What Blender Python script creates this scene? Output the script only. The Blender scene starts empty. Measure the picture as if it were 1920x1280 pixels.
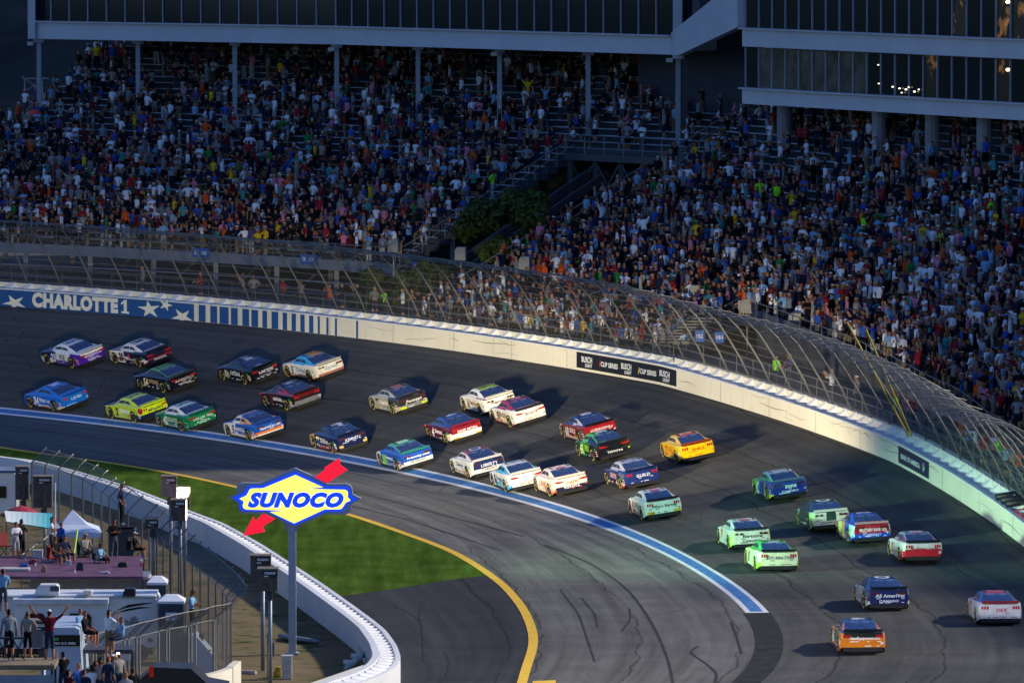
import bpy, math, random
import numpy as np
from mathutils import Vector, Matrix
from mathutils.bvhtree import BVHTree
random.seed(7); RNG = np.random.RandomState(7)
R = math.radians
SC = bpy.context.scene
# ---------------------------------------------------------------- camera, sky, sun, exposure
F_PX, CAM_H, HOR = 13207.04, 32.690, -259.788
PITCH = math.atan2(640 - HOR, F_PX)
cd = bpy.data.cameras.new('camera'); cam = bpy.data.objects.new('camera', cd); SC.collection.objects.link(cam)
cam.location = (0, 0, CAM_H); cam.rotation_euler = (math.pi / 2 - PITCH, 0, 0)
cd.sensor_width = 36; cd.lens = F_PX / 1920 * 36; cd.clip_start = 1; cd.clip_end = 6000
SC.camera = cam
SUN_EL, SUN_AZ = R(30), R(76)          # azimuth measured from +Y towards +X
w = bpy.data.worlds.new('World'); SC.world = w; w.use_nodes = True
nt = w.node_tree; nt.nodes.clear()
sky = nt.nodes.new('ShaderNodeTexSky'); sky.sky_type = 'NISHITA'; sky.sun_disc = False
sky.sun_elevation = SUN_EL; sky.sun_rotation = SUN_AZ; sky.ozone_density = 5.0; sky.air_density = 1.2; sky.dust_density = .6
bg = nt.nodes.new('ShaderNodeBackground'); bg.inputs[1].default_value = 0.06
wo = nt.nodes.new('ShaderNodeOutputWorld')
tn = nt.nodes.new('ShaderNodeMix'); tn.data_type = 'RGBA'; tn.blend_type = 'MULTIPLY'; tn.inputs[0].default_value = 1; tn.inputs[7].default_value = (.68, .88, 1.35, 1)   # dusk sky is bluer than noon
nt.links.new(sky.outputs[0], tn.inputs[6]); nt.links.new(tn.outputs[2], bg.inputs[0]); nt.links.new(bg.outputs[0], wo.inputs[0])
sl = bpy.data.lights.new('sun', 'SUN'); sl.energy = 2.6; sl.angle = R(3); sl.color = (1.0, .90, .74)
so = bpy.data.objects.new('sun', sl); SC.collection.objects.link(so)
sd = Vector((math.sin(SUN_AZ) * math.cos(SUN_EL), math.cos(SUN_AZ) * math.cos(SUN_EL), math.sin(SUN_EL)))
so.rotation_euler = sd.to_track_quat('Z', 'Y').to_euler(); so.location = (200, 300, 120)
SC.view_settings.view_transform = 'Standard'; SC.view_settings.look = 'None'
SC.view_settings.exposure = 0.8; SC.view_settings.gamma = 1
# ---------------------------------------------------------------- helpers
def lin(h):
    if isinstance(h, tuple): return h
    h = h.lstrip('#'); h = ''.join(q * 2 for q in h) if len(h) == 3 else h; c = [int(h[i:i + 2], 16) / 255 for i in (0, 2, 4)]
    return tuple((x / 12.92 if x <= .04045 else ((x + .055) / 1.055) ** 2.4) for x in c)
class NT:
    def __init__(s, m): s.n = m.node_tree.nodes; s.l = m.node_tree.links
    def new(s, t, **k):
        n = s.n.new('ShaderNode' + t)
        for a, b in k.items(): setattr(n, a, b)
        return n
    def put(s, sock, v):
        if v is None: return
        if hasattr(v, 'is_linked') or isinstance(v, bpy.types.NodeSocket): s.l.new(v, sock)
        else: sock.default_value = v
    def math(s, op, a, b=None, c=None, clamp=False):
        n = s.new('Math', operation=op, use_clamp=clamp); s.put(n.inputs[0], a); s.put(n.inputs[1], b)
        if c is not None: s.put(n.inputs[2], c)
        return n.outputs[0]
    def mix(s, f, a, b, mode='MIX'):
        n = s.new('Mix', data_type='RGBA', blend_type=mode); s.put(n.inputs[0], f)
        s.put(n.inputs[6], a if not isinstance(a, tuple) else (*a[:3], 1)); s.put(n.inputs[7], b if not isinstance(b, tuple) else (*b[:3], 1))
        return n.outputs[2]
    def noise(s, vec, scale, detail=3, rough=.55):
        n = s.new('TexNoise'); s.put(n.inputs['Vector'], vec); n.inputs['Scale'].default_value = scale
        n.inputs['Detail'].default_value = detail; n.inputs['Roughness'].default_value = rough
        return n.outputs[0]
    def mapping(s, vec, scale=(1, 1, 1), rot=(0, 0, 0)):
        n = s.new('Mapping'); s.put(n.inputs[0], vec); n.inputs['Scale'].default_value = scale; n.inputs['Rotation'].default_value = rot
        return n.outputs[0]
    def ramp(s, f, a, b):
        n = s.new('MapRange'); s.put(n.inputs[0], f); n.inputs[1].default_value = a; n.inputs[2].default_value = b
        return n.outputs[0]
MATS = {}
def mat(name, col=(.5, .5, .5), rough=.7, metal=0, var=.12, vscale=3, attr=None, emit=None, es=0, coat=0, spec=.5, bump=0, alpha=None):
    if name in MATS: return MATS[name]
    m = bpy.data.materials.new(name); m.use_nodes = True; t = NT(m); b = t.n['Principled BSDF']
    tc = t.new('TexCoord')
    c = (*lin(col), 1)
    if attr:
        a = t.new('Attribute', attribute_name=attr); src = a.outputs[0]
    else:
        n = t.new('RGB'); n.outputs[0].default_value = c; src = n.outputs[0]
    if var:
        nz = t.noise(tc.outputs['Object'], vscale, 4)
        g = t.ramp(nz, .3, .7)
        v = t.math('MULTIPLY_ADD', g, var * 2, 1 - var)
        cc = t.new('CombineColor'); [t.put(cc.inputs[i], v) for i in range(3)]
        src = t.mix(1.0, src, cc.outputs[0], 'MULTIPLY')
    t.put(b.inputs['Base Color'], src)
    b.inputs['Roughness'].default_value = rough; b.inputs['Metallic'].default_value = metal
    b.inputs['Specular IOR Level'].default_value = spec
    if coat: b.inputs['Coat Weight'].default_value = coat; b.inputs['Coat Roughness'].default_value = .06
    if emit: b.inputs['Emission Color'].default_value = (*lin(emit), 1); b.inputs['Emission Strength'].default_value = es
    if bump:
        bn = t.new('Bump'); bn.inputs['Distance'].default_value = bump
        t.put(bn.inputs['Height'], t.noise(tc.outputs['Object'], vscale * 4, 5)); t.put(b.inputs['Normal'], bn.outputs[0])
    if alpha is not None: b.inputs['Alpha'].default_value = alpha
    MATS[name] = m; return m
class MB:
    def __init__(s): s.v = []; s.f = []; s.c = []; s.uv = None
    def add(s, vs, fs, c=None):
        o = len(s.v); s.v += [tuple(v) for v in vs]; s.f += [tuple(i + o for i in f) for f in fs]
        if c is not None: s.c += [c] * len(fs)
    def box(s, c, size, ax=None, col=None):
        h = [x / 2 for x in size]; vs = []
        X, Y, Z = ax if ax else ((1, 0, 0), (0, 1, 0), (0, 0, 1))
        X, Y, Z = Vector(X), Vector(Y), Vector(Z); c = Vector(c)
        for sx in (-1, 1):
            for sy in (-1, 1):
                for sz in (-1, 1): vs.append(c + X * h[0] * sx + Y * h[1] * sy + Z * h[2] * sz)
        s.add(vs, [(0, 1, 3, 2), (4, 6, 7, 5), (0, 4, 5, 1), (2, 3, 7, 6), (0, 2, 6, 4), (1, 5, 7, 3)], col)
    def beam(s, a, b, w_, h_=None, up=(0, 0, 1), col=None):
        a, b = Vector(a), Vector(b); d = b - a; L = d.length
        if L < 1e-6: return
        d /= L; u = Vector(up)
        if abs(d.dot(u)) > .98: u = Vector((0, 1, 0))
        x = d.cross(u).normalized(); z = x.cross(d).normalized()
        s.box((a + b) / 2, (L, w_, h_ or w_), (d, x, z), col)
    def tube(s, pts, r, n=6, col=None, caps=True):
        pts = [Vector(p) for p in pts]; rr = r if isinstance(r, (list, tuple)) else [r] * len(pts)
        vs = []; up0 = Vector((0, 0, 1))
        for i, p in enumerate(pts):
            d = (pts[min(i + 1, len(pts) - 1)] - pts[max(i - 1, 0)]).normalized()
            u = up0 if abs(d.dot(up0)) < .95 else Vector((0, 1, 0))
            x = d.cross(u).normalized(); z = x.cross(d)
            for k in range(n):
                a = 2 * math.pi * k / n; vs.append(p + (x * math.cos(a) + z * math.sin(a)) * rr[i])
        fs = [(i * n + k, i * n + (k + 1) % n, (i + 1) * n + (k + 1) % n, (i + 1) * n + k) for i in range(len(pts) - 1) for k in range(n)]
        if caps: fs += [tuple(range(n))[::-1], tuple(range((len(pts) - 1) * n, len(pts) * n))]
        s.add(vs, fs, col)
    def prism(s, poly, depth, o, X, Y, col=None, back=0):   # polygon (u,v) in plane o+uX+vY, extruded along X x Y
        o, X, Y = Vector(o), Vector(X), Vector(Y); N = X.cross(Y).normalized(); n = len(poly)
        vs = [o + X * u + Y * v + N * back for u, v in poly] + [o + X * u + Y * v + N * (back + depth) for u, v in poly]
        fs = [tuple(range(n))[::-1], tuple(range(n, 2 * n))] + [(i, (i + 1) % n, n + (i + 1) % n, n + i) for i in range(n)]
        s.add(vs, fs, col)
    def grid(s, P, col=None):          # P: (n,m,3) array
        n, m = P.shape[:2]; s.add(P.reshape(-1, 3).tolist(), [(i * m + j, i * m + j + 1, (i + 1) * m + j + 1, (i + 1) * m + j) for i in range(n - 1) for j in range(m - 1)], col)
    def build(s, name, m, parent=None, smooth=False, loc=None):
        me = bpy.data.meshes.new(name); me.from_pydata(s.v, [], s.f)
        for x in (m if isinstance(m, (list, tuple)) else [m]): me.materials.append(x)
        if s.c:
            a = me.attributes.new('Col', 'FLOAT_COLOR', 'FACE'); a.data.foreach_set('color', np.array([(*c[:3], 1) for c in s.c], 'f').ravel())
        if s.uv is not None:
            u = me.uv_layers.new(name='UVMap'); li = np.zeros(len(me.loops), 'i'); me.loops.foreach_get('vertex_index', li)
            u.data.foreach_set('uv', np.array(s.uv, 'f')[li].ravel())
        if smooth: me.polygons.foreach_set('use_smooth', [True] * len(me.polygons))
        me.update()
        o = bpy.data.objects.new(name, me); SC.collection.objects.link(o)
        if loc is not None: o.location = loc
        if parent: o.parent = parent
        return o
def tag(o, label=None, cat=None, group=None, kind=None):
    if label: o['label'] = label
    if cat: o['category'] = cat
    if group: o['group'] = group
    if kind: o['kind'] = kind
    return o
def thing(name, label, cat, loc=(0, 0, 0), rz=0, group=None):
    o = bpy.data.objects.new(name, None); SC.collection.objects.link(o); o.location = loc; o.rotation_euler = (0, 0, rz)
    return tag(o, label, cat, group)
def struct(name, mb, m, **k): return tag(mb.build(name, m, **k), kind='structure')
def inv(root):   # helper: children built in world coordinates under a moved empty
    return root
cp, sp = math.cos(PITCH), math.sin(PITCH)
def ray(px, py):
    x, u = (px - 960) / F_PX, (640 - py) / F_PX
    return np.array([x, cp + u * sp, -sp + u * cp])
def gz(px, py, z=0.0): d = ray(px, py); t = (z - CAM_H) / d[2]; return Vector((d[0] * t, d[1] * t, z))
def gy(px, py, Y): d = ray(px, py); t = Y / d[1]; return Vector((d[0] * t, Y, CAM_H + d[2] * t))
def proj(P):
    P = np.asarray(P, float); z = P[..., 2] - CAM_H; d = P[..., 1] * cp - z * sp; u = P[..., 1] * sp + z * cp
    return np.stack([960 + F_PX * P[..., 0] / d, 640 - F_PX * u / d], -1)
# ---------------------------------------------------------------- the line of the turn: s along the lower edge of the banking
KS = np.array([-80, -60, -40, 0, 30, 60, 100, 150, 220.]); KK = np.array([0, .004, .01058, .003663, .005324, .004555, .008175, .007639, .007639])
KB = np.array([.0134, .0134, .01335, -.02105, .1522, .25301, .28628, .31491, .34606])
S = np.linspace(-140, 260, 2001); ds = S[1] - S[0]
_k = np.interp(S, KS, KK); _t = np.concatenate([[0], np.cumsum((_k[1:] + _k[:-1]) / 2 * ds)]); i0 = int(np.argmin(abs(S))); TH = _t - _t[i0] + .125124
_x = np.concatenate([[0], np.cumsum(-(np.sin(TH[1:]) + np.sin(TH[:-1])) / 2 * ds)]); _y = np.concatenate([[0], np.cumsum((np.cos(TH[1:]) + np.cos(TH[:-1])) / 2 * ds)])
PX_, PY_ = _x - _x[i0] + 9.1548, _y - _y[i0] + 320.656
PB = np.maximum(np.interp(S, KS, KB), .006)
WID = 16.35
def at(s, l, dz=0):
    x, y, th, b = (np.interp(s, S, q) for q in (PX_, PY_, TH, PB))
    return np.stack(np.broadcast_arrays(x + l * np.cos(b) * np.cos(th), y + l * np.cos(b) * np.sin(th), l * np.sin(b) + dz), -1)
def wb(s): return at(s, WID)                   # foot of the outer wall
def out(s, o, z):                              # o metres outside the wall foot, at height z
    th = np.interp(s, S, TH); p = wb(s)
    return np.stack(np.broadcast_arrays(p[..., 0] + o * np.cos(th), p[..., 1] + o * np.sin(th), z), -1)
def wz(s): return wb(s)[..., 2]
def V3(a): return Vector([float(x) for x in np.asarray(a)])
# text ------------------------------------------------------------
TXT = {}
def text_mesh(t, bold=.02, shear=0.0, sx=1.0):
    k = (t, bold, shear, sx)
    if k not in TXT:
        c = bpy.data.curves.new('t', 'FONT'); c.body = t; c.size = 1; c.offset = bold; c.shear = shear; c.resolution_u = 3
        c.align_x = 'CENTER'; c.space_character = 1.0 + bold * 1.5
        o = bpy.data.objects.new('t', c); SC.collection.objects.link(o)
        me = o.to_mesh(); v = np.array([x.co[:2] for x in me.vertices]) if len(me.vertices) else np.zeros((0, 2)); f = [tuple(p.vertices) for p in me.polygons]
        o.to_mesh_clear(); bpy.data.objects.remove(o); bpy.data.curves.remove(c)
        h = v[:, 1].max() - v[:, 1].min(); v[:, 1] -= (v[:, 1].max() + v[:, 1].min()) / 2; v[:, 0] -= (v[:, 0].max() + v[:, 0].min()) / 2
        v /= h; v[:, 0] *= sx
        TXT[k] = (v, f)
    return TXT[k]
def star(n=5, r=.45, rot=0): return [((r if i % 2 else 1) * math.cos(rot + math.pi / 2 + i * math.pi / n), (r if i % 2 else 1) * math.sin(rot + math.pi / 2 + i * math.pi / n)) for i in range(2 * n)]
# ================================================================ GROUND, TRACK, WALLS
def asphalt(name, base, apron=False, streak=.35):
    m = bpy.data.materials.new(name); m.use_nodes = True; t = NT(m); b = t.n['Principled BSDF']
    uv = t.new('UVMap').outputs[0]; tc = t.new('TexCoord').outputs['Object']
    sep = t.new('SeparateXYZ'); t.put(sep.inputs[0], uv); s_, l_ = sep.outputs[0], sep.outputs[1]
    fine = t.noise(tc, 9, 5, .7); mid = t.noise(tc, .35, 4); st = t.noise(t.mapping(uv, (.035, 1.3, 1)), 1, 4, .6); st2 = t.noise(t.mapping(uv, (.012, .22, 1)), 1, 3)
    v = t.math('MULTIPLY_ADD', t.ramp(fine, .3, .7), .34, .83)
    v = t.math('MULTIPLY', v, t.math('MULTIPLY_ADD', t.ramp(mid, .3, .7), .3, .85))
    v = t.math('MULTIPLY', v, t.math('MULTIPLY_ADD', t.ramp(st, .35, .65), streak, 1 - streak / 2))
    v = t.math('MULTIPLY', v, t.math('MULTIPLY_ADD', t.ramp(st2, .35, .65), .3, .85))
    # sealed seams along the lanes, wandering a little, and cross cracks
    wob = t.math('MULTIPLY', t.math('SUBTRACT', t.noise(t.mapping(uv, (.15, .15, 1)), 1, 4), .5), 1.6)
    def seam(x, per, wdt, off, gate):
        a = t.math('PINGPONG', t.math('ADD', t.math('ADD', x, wob), off), per / 2)
        k = t.math('LESS_THAN', a, wdt)
        g = t.math('GREATER_THAN', t.noise(t.mapping(uv, (.05, .4, 1)), 1, 2), gate)
        return t.math('MULTIPLY', k, g)
    c1 = seam(l_, 4.3, .06, 1.1, .40)
    c2 = seam(s_, 13.0, .035, 3.0, .56)
    cr = t.math('MAXIMUM', c1, c2)
    vor = t.new('TexVoronoi', feature='DISTANCE_TO_EDGE'); t.put(vor.inputs['Vector'], t.mapping(uv, (.09, .16, 1))); vor.inputs['Scale'].default_value = 1
    c3 = t.math('MULTIPLY', t.math('LESS_THAN', vor.outputs[0], .0035), t.math('GREATER_THAN', mid, .52))
    cr = t.math('MAXIMUM', cr, c3)
    v = t.math('MULTIPLY', v, t.math('SUBTRACT', 1, t.math('MULTIPLY', cr, .42)))
    if not apron:      # rubbered-in groove
        gr = t.math('SUBTRACT', 1, t.math('MULTIPLY', t.ramp(t.math('ABSOLUTE', t.math('SUBTRACT', l_, 5)), 6.0, 0), .12))
        v = t.math('MULTIPLY', v, gr)
    cc = t.new('CombineColor'); [t.put(cc.inputs[i], v) for i in range(3)]
    t.put(b.inputs['Base Color'], t.mix(1.0, lin(base), cc.outputs[0], 'MULTIPLY'))
    b.inputs['Roughness'].default_value = .95; b.inputs['Specular IOR Level'].default_value = .06
    bn = t.new('Bump'); bn.inputs['Distance'].default_value = .01; t.put(bn.inputs['Height'], t.noise(tc, 25, 4)); t.put(b.inputs['Normal'], bn.outputs[0])
    return m
def earth(name, a, c, scale=1.0, a2=None, mow=False):
    m = bpy.data.materials.new(name); m.use_nodes = True; t = NT(m); b = t.n['Principled BSDF']; tc = t.new('TexCoord').outputs['Object']
    n1 = t.noise(tc, .25 * scale, 5, .6); n2 = t.noise(tc, 6 * scale, 5, .75); f = t.ramp(t.math('ADD', t.math('MULTIPLY', n1, .6), t.math('MULTIPLY', n2, .4)), .38, .62)
    col = t.mix(f, lin(a), lin(c))
    if a2: col = t.mix(t.ramp(t.noise(tc, .5 * scale, 3), .56, .68), col, lin(a2))
    if mow:
        w_ = t.noise(t.mapping(tc, (1.6, .10, 1), (0, 0, .35)), 1, 4); k = t.math('MULTIPLY_ADD', t.ramp(w_, .35, .65), .55, .72)
        cc = t.new('CombineColor'); [t.put(cc.inputs[i], k) for i in range(3)]; col = t.mix(1.0, col, cc.outputs[0], 'MULTIPLY')
    t.put(b.inputs['Base Color'], col); b.inputs['Roughness'].default_value = 1; b.inputs['Specular IOR Level'].default_value = .0
    bn = t.new('Bump'); bn.inputs['Distance'].default_value = .06; t.put(bn.inputs['Height'], n2); t.put(b.inputs['Normal'], bn.outputs[0])
    return m
def wallmat(name, col, amt=1.0):
    m = bpy.data.materials.new(name); m.use_nodes = True; t = NT(m); b = t.n['Principled BSDF']; tc = t.new('TexCoord').outputs['Object']
    n1 = t.noise(t.mapping(tc, (.5, .5, 9)), 1, 5, .7); n2 = t.noise(t.mapping(tc, (5, 5, .5)), 1, 4, .6); n3 = t.noise(tc, .3, 3)
    sc = t.math('MULTIPLY', t.ramp(n1, .60, .78), .45 * amt); dr = t.math('MULTIPLY', t.ramp(n2, .58, .80), .28 * amt); bl = t.math('MULTIPLY_ADD', t.ramp(n3, .3, .7), .14, .88)
    v = t.math('MULTIPLY', t.math('MULTIPLY', t.math('SUBTRACT', 1, sc), t.math('SUBTRACT', 1, dr)), bl); cc = t.new('CombineColor'); [t.put(cc.inputs[i], v) for i in range(3)]
    t.put(b.inputs['Base Color'], t.mix(1.0, col, cc.outputs[0], 'MULTIPLY')); b.inputs['Roughness'].default_value = .65; return m
M_TRACK = asphalt('track_asphalt', (.092, .091, .084)); M_APRON = asphalt('apron_asphalt', (.124, .121, .112), True, .5); M_PAVE = asphalt('pavement_asphalt', (.045, .047, .052), True, .3)
M_TURF = earth('turf', (.040, .082, .012), (.085, .140, .024), 1.2, None, True); M_DIRT = earth('dirt', (.27, .20, .13), (.13, .12, .055), 1.5, (.06, .09, .03)); M_WILD = earth('wild_grass', (.02, .035, .012), (.035, .05, .02))
M_WHITE = wallmat('white_paint', (.74, .74, .73), .5); M_CREAM = wallmat('cream_wall', (.80, .74, .58))
M_BLUEL = mat('blue_line_paint', (.07, .20, .44), .9, var=.3, vscale=2.5, spec=.1); M_YEL = mat('yellow_line_paint', (.72, .43, .02), .9, var=.12, vscale=2)
M_GALV = mat('galvanised_steel', (.20, .20, .185), .6, .4, var=.15, vscale=4); M_DARKST = mat('dark_steel', (.055, .06, .07), .6, .3); M_BENCH = mat('aluminium_bench', (.42, .47, .52), .5, .3, var=.1)
M_TREAD = mat('stand_tread', (.045, .055, .07), .85); M_CONC = mat('concrete', (.38, .37, .34), .85, var=.2, vscale=1.2, bump=.01)
M_BLK = mat('black_plastic', (.012, .012, .013), .5, var=0); M_FOAM = mat('white_foam_block', (.72, .72, .70), .8, var=.1)
def ribbon(f0, f1, ss, n=1, uvf=None, z=0.0):
    mb = MB(); P = []; UV = []
    for s in ss:
        a, b = np.array(f0(s)), np.array(f1(s)); row = [a + (b - a) * k / n for k in range(n + 1)]; P.append(row)
        for k in range(n + 1): UV.append((s, uvf(s, k / n) if uvf else k / n))
    P = np.array(P); P[..., 2] += z; mb.grid(P); mb.uv = UV; return mb
g = MB(); g.add([(-1500, 100, -.45), (1500, 100, -.45), (1500, 5000, -.45), (-1500, 5000, -.45)], [(0, 1, 2, 3)]); struct('ground', g, M_WILD)
ss = np.arange(-70, 200, 1.5)
struct('racing_surface', ribbon(lambda s: at(s, -.3), lambda s: at(s, WID + .3), ss, 14, lambda s, k: -.3 + k * (WID + .6)), M_TRACK)
struct('turn_line', (lambda a: a)(ribbon(lambda s: at(s, -.08, .008), lambda s: at(s, .48, .008), np.arange(-14.5, 180, 1.5))), M_BLUEL)
lw = MB()
for a, b in ((-.32, -.08), (.48, .70)):
    r_ = ribbon(lambda s: at(s, a, .009), lambda s: at(s, b, .009), np.arange(-14.5, 180, 1.5)); lw.add(r_.v, r_.f)
r_ = ribbon(lambda s: at(s, -.32, .009), lambda s: at(s, .70, .009), np.array([-14.9, -14.5])); lw.add(r_.v, r_.f)
struct('turn_line_edges', lw, M_WHITE)
struct('blacked_out_line', ribbon(lambda s: at(s, -.45, .006), lambda s: at(s, .75, .006), np.arange(-62, -14.8, 1.0)), mat('black_seal', (.040, .041, .043), .95, var=.3, vscale=1.5, spec=.03))
# yellow line from the photograph, on the flat apron
ypx = [(-140, 815), (-60, 829), (0, 840), (46, 847), (211, 868.7), (351.6, 893.3), (443, 914.4), (550, 938), (654, 965.4), (745.5, 997), (837, 1030.4), (886, 1058.5), (939, 1097), (974, 1139.4), (991.6, 1181.6), (993.4, 1209.7), (977.6, 1252), (968, 1290), (940, 1345)]
YL = np.array([gz(*q) for q in ypx])
def resample(P, n, smooth=3):
    P = np.array(P, float); d = np.concatenate([[0], np.cumsum(np.hypot(*(P[1:, :2] - P[:-1, :2]).T))]); t = np.linspace(0, d[-1], n)
    Q = np.stack([np.interp(t, d, P[:, i]) for i in range(3)], 1)
    for _ in range(smooth * 6): Q[1:-1] = (Q[:-2] + 2 * Q[1:-1] + Q[2:]) / 4
    return Q
def offset(Q, o):
    t = np.gradient(Q[:, :2], axis=0); t /= np.hypot(*t.T)[:, None]; n = np.stack([-t[:, 1], t[:, 0]], 1); O = Q.copy(); O[:, :2] += n * np.reshape(o, (-1, 1)); return O
YQ = resample(YL, 160)                     # from far left to near
BQ = resample(at(np.linspace(112, -62, 200), -.3), 160, 0)
mb = MB(); n = 12; P = np.stack([YQ + (BQ - YQ) * k / n for k in range(n + 1)], 1); P[:, 0, 2] = 0; mb.grid(P)
sl_ = np.linspace(112, -62, 160); mb.uv = [(sl_[i], -.3 - np.linalg.norm(BQ[i] - YQ[i]) * (1 - k / n)) for i in range(160) for k in range(n + 1)]
struct('apron', mb, M_APRON)
yw = MB(); P = np.stack([offset(YQ, -.02), offset(YQ, .38)], 1); P[..., 2] = .007; yw.grid(P); a_, b_, c_, d_ = gz(999, 1276, .006), gz(1042, 1274, .006), gz(1042, 1284, .006), gz(997, 1286, .006); yw.add([a_, b_, c_, d_], [(3, 2, 1, 0)]); struct('yellow_line', yw, M_YEL)
# inner wall line (top outer edge at one metre)
ipx = [(-160, 835), (-80, 843), (0, 854.6), (70, 863), (158, 886), (246, 912.6), (306, 935.5), (351.6, 954.8), (422, 981), (492, 1020), (562.6, 1065.6), (602, 1091), (663, 1134), (700, 1161), (724, 1180.5), (744.4, 1209), (752.6, 1233), (740, 1252), (704, 1270), (673, 1280), (600, 1303), (450, 1350)]
IW = resample([gz(*q, 1.0) for q in ipx], 260, 1); IW[:, 2] = 0
def poly_sheet(A, B, z, name, m):
    mb = MB(); n = 6; P = np.stack([A + (B - A) * k / n for k in range(n + 1)], 1); P[..., 2] = z; mb.grid(P); mb.uv = [(i * .8, k * 1.5) for i in range(len(A)) for k in range(n + 1)]; struct(name, mb, m)
# dark pavement beneath, turf on top of its far part
a_ = resample(IW[:, :], 160, 0); poly_sheet(a_, YQ, -.010, 'infield_pavement', M_PAVE)
gcut = [gz(*q) for q in [(560, 1128), (625, 1118.5), (640, 1116.6), (756, 1100.8), (816, 1090), (870, 1083), (914, 1081)]]
left = [gz(*q) for q in [(-250, 850), (-60, 870), (0, 881), (158, 905), (246, 932), (351, 975), (492, 1040), (560, 1128)]]
def fillpoly(pts, z, name, m):
    import bmesh
    bm = bmesh.new(); vs = [bm.verts.new((p[0], p[1], z)) for p in pts]; bm.faces.new(vs); bmesh.ops.triangulate(bm, faces=bm.faces[:])
    me = bpy.data.meshes.new(name); bm.to_mesh(me); bm.free(); me.materials.append(m); o = bpy.data.objects.new(name, me); SC.collection.objects.link(o); return tag(o, kind='structure')
cutx = float(gz(914, 1081)[1]); edge = [p for p in YQ if p[1] > cutx][::-1]
wav = []
for i, p in enumerate(gcut[1:-1]):
    wav.append(p)
fillpoly([gcut[0]] + wav + [Vector(p) for p in edge] + [gz(-250, 800)] + left[:-1], -.004, 'turf', M_TURF)
dirt = [Vector((float(p[0]), float(p[1]), 0)) for p in IW[::4]]
fillpoly(dirt + [Vector((-14, 225, 0)), Vector((-75, 225, 0)), Vector((-75, 380, 0))], -.016, 'infield_ground', M_DIRT)
sf = MB()
for q in [(560, 1121), (700, 1108), (820, 1091)]: pass
# --------------------------------------------- outer wall (thing)
ow = thing('outer_wall', 'long curved cream and white barrier wall around the outside of the banked turn', 'barrier')
sw = np.arange(-45, 175, 1.0)
def wallshape(a, b, z0, z1, seg=sw, wzf=wz):
    mb = MB(); P = []
    for s in seg:
        zb = float(wzf(s)); P.append([out(s, a, zb + z0), out(s, a, zb + z1), out(s, b, zb + z1), out(s, b, zb + z0)])
    P = np.array(P); m = 4; n_ = len(P); mb.add(P.reshape(-1, 3).tolist(), [(i * m + j, i * m + (j + 1) % m, (i + 1) * m + (j + 1) % m, (i + 1) * m + j) for i in range(n_ - 1) for j in range(m)] + [(0, 1, 2, 3), ((n_ - 1) * 4, (n_ - 1) * 4 + 3, (n_ - 1) * 4 + 2, (n_ - 1) * 4 + 1)])
    return mb
wallshape(0, .18, -.3, 1.06).build('front_panel', M_CREAM, ow)
wallshape(-.012, .20, 1.06, 1.13).build('top_cap', M_WHITE, ow)
wallshape(.98, 1.30, -.3, 1.42).build('rear_wall', M_CREAM, ow)
wallshape(.18, .98, .2, .82).build('gap_floor', M_CONC, ow)
import itertools
wi = 0; rest = MB()
for s in np.arange(-12, 160, 1.34):
    zb = float(wz(s)); mb = MB() if wi < 95 and s > 6 else rest
    A = [out(s - .56, .19, zb + .8), out(s + .56, .19, zb + .8), out(s + .60, .97, zb + .8), out(s - .60, .97, zb + .8), out(s - .10, .40, zb + .98), out(s + .02, .40, zb + .98), out(s + .16, .96, zb + 1.46), out(s - .16, .96, zb + 1.46)]
    mb.add(A, [(0, 3, 2, 1), (4, 5, 6, 7), (0, 1, 5, 4), (1, 2, 6, 5), (2, 3, 7, 6), (3, 0, 4, 7)])
    if mb is not rest: mb.build('foam_block', M_FOAM, ow); wi += 1
tag(rest.build('foam_blocks', M_FOAM, ow), kind='stuff')
# wall painting: helper that bends flat shapes onto the wall
def s_at_px(px, base=True):
    q = proj(out(S, 0, wz(S) + .5)); m_ = (S > -60) & (S < 170); i = np.argmin(abs(q[:, 0] - px) + 1e6 * ~m_); return float(S[i])
def onwall(verts, faces, s0, z0, name, m, d=-.02, parent=ow, mul=1.0):
    P = [out(s0 - u * mul, d, float(wz(s0 - u * mul)) + z0 + v) for u, v in verts]; mb = MB(); mb.add(P, faces); return mb.build(name, m, parent)
def panel(sa, sb, z0, z1, name, m, d=-.012):
    n = max(2, int(abs(sb - sa) / .5)); P = np.array([[out(s, d, float(wz(s)) + z0), out(s, d, float(wz(s)) + z1)] for s in np.linspace(sa, sb, n)]); mb = MB(); mb.grid(P); return mb.build(name, m, ow)
M_WBLUE = mat('wall_blue_paint', (.012, .075, .25), .55, var=.08); M_NAVY = mat('navy_board', (.008, .02, .06), .5, var=.05); M_LET = mat('cream_lettering', (.82, .78, .62), .55, var=.04)
M_BBLK = mat('black_board', (.010, .010, .011), .5, var=0); M_LETW = mat('white_lettering', (.8, .8, .8), .5, var=0); M_RED = mat('red_paint', (.55, .02, .03), .5, var=.05); M_ORG = mat('orange_paint', (.8, .3, .03), .5, var=.05)
panel(160, s_at_px(365), 0, 1.05, 'blue_panel', M_WBLUE)
v, f = text_mesh('CHARLOTTE', .065, 0, 1.0); sa, sb = s_at_px(62), s_at_px(222)
onwall(v * np.array([(sa - sb) / (v[:, 0].max() - v[:, 0].min()), .94]), f, (sa + sb) / 2, .54, 'wall_lettering', M_LET)
s1_ = s_at_px(236); onwall([(-.32, -.42), (.32, -.42), (.32, -.30), (.13, -.30), (.13, .42), (-.05, .42), (-.36, .22), (-.36, .08), (-.13, .20), (-.13, -.30), (-.32, -.30)], [(0, 1, 2, 3, 9, 10), (3, 4, 5, 8, 9), (5, 6, 7, 8)], s1_, .54, 'wall_numeral', M_LET)
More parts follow.
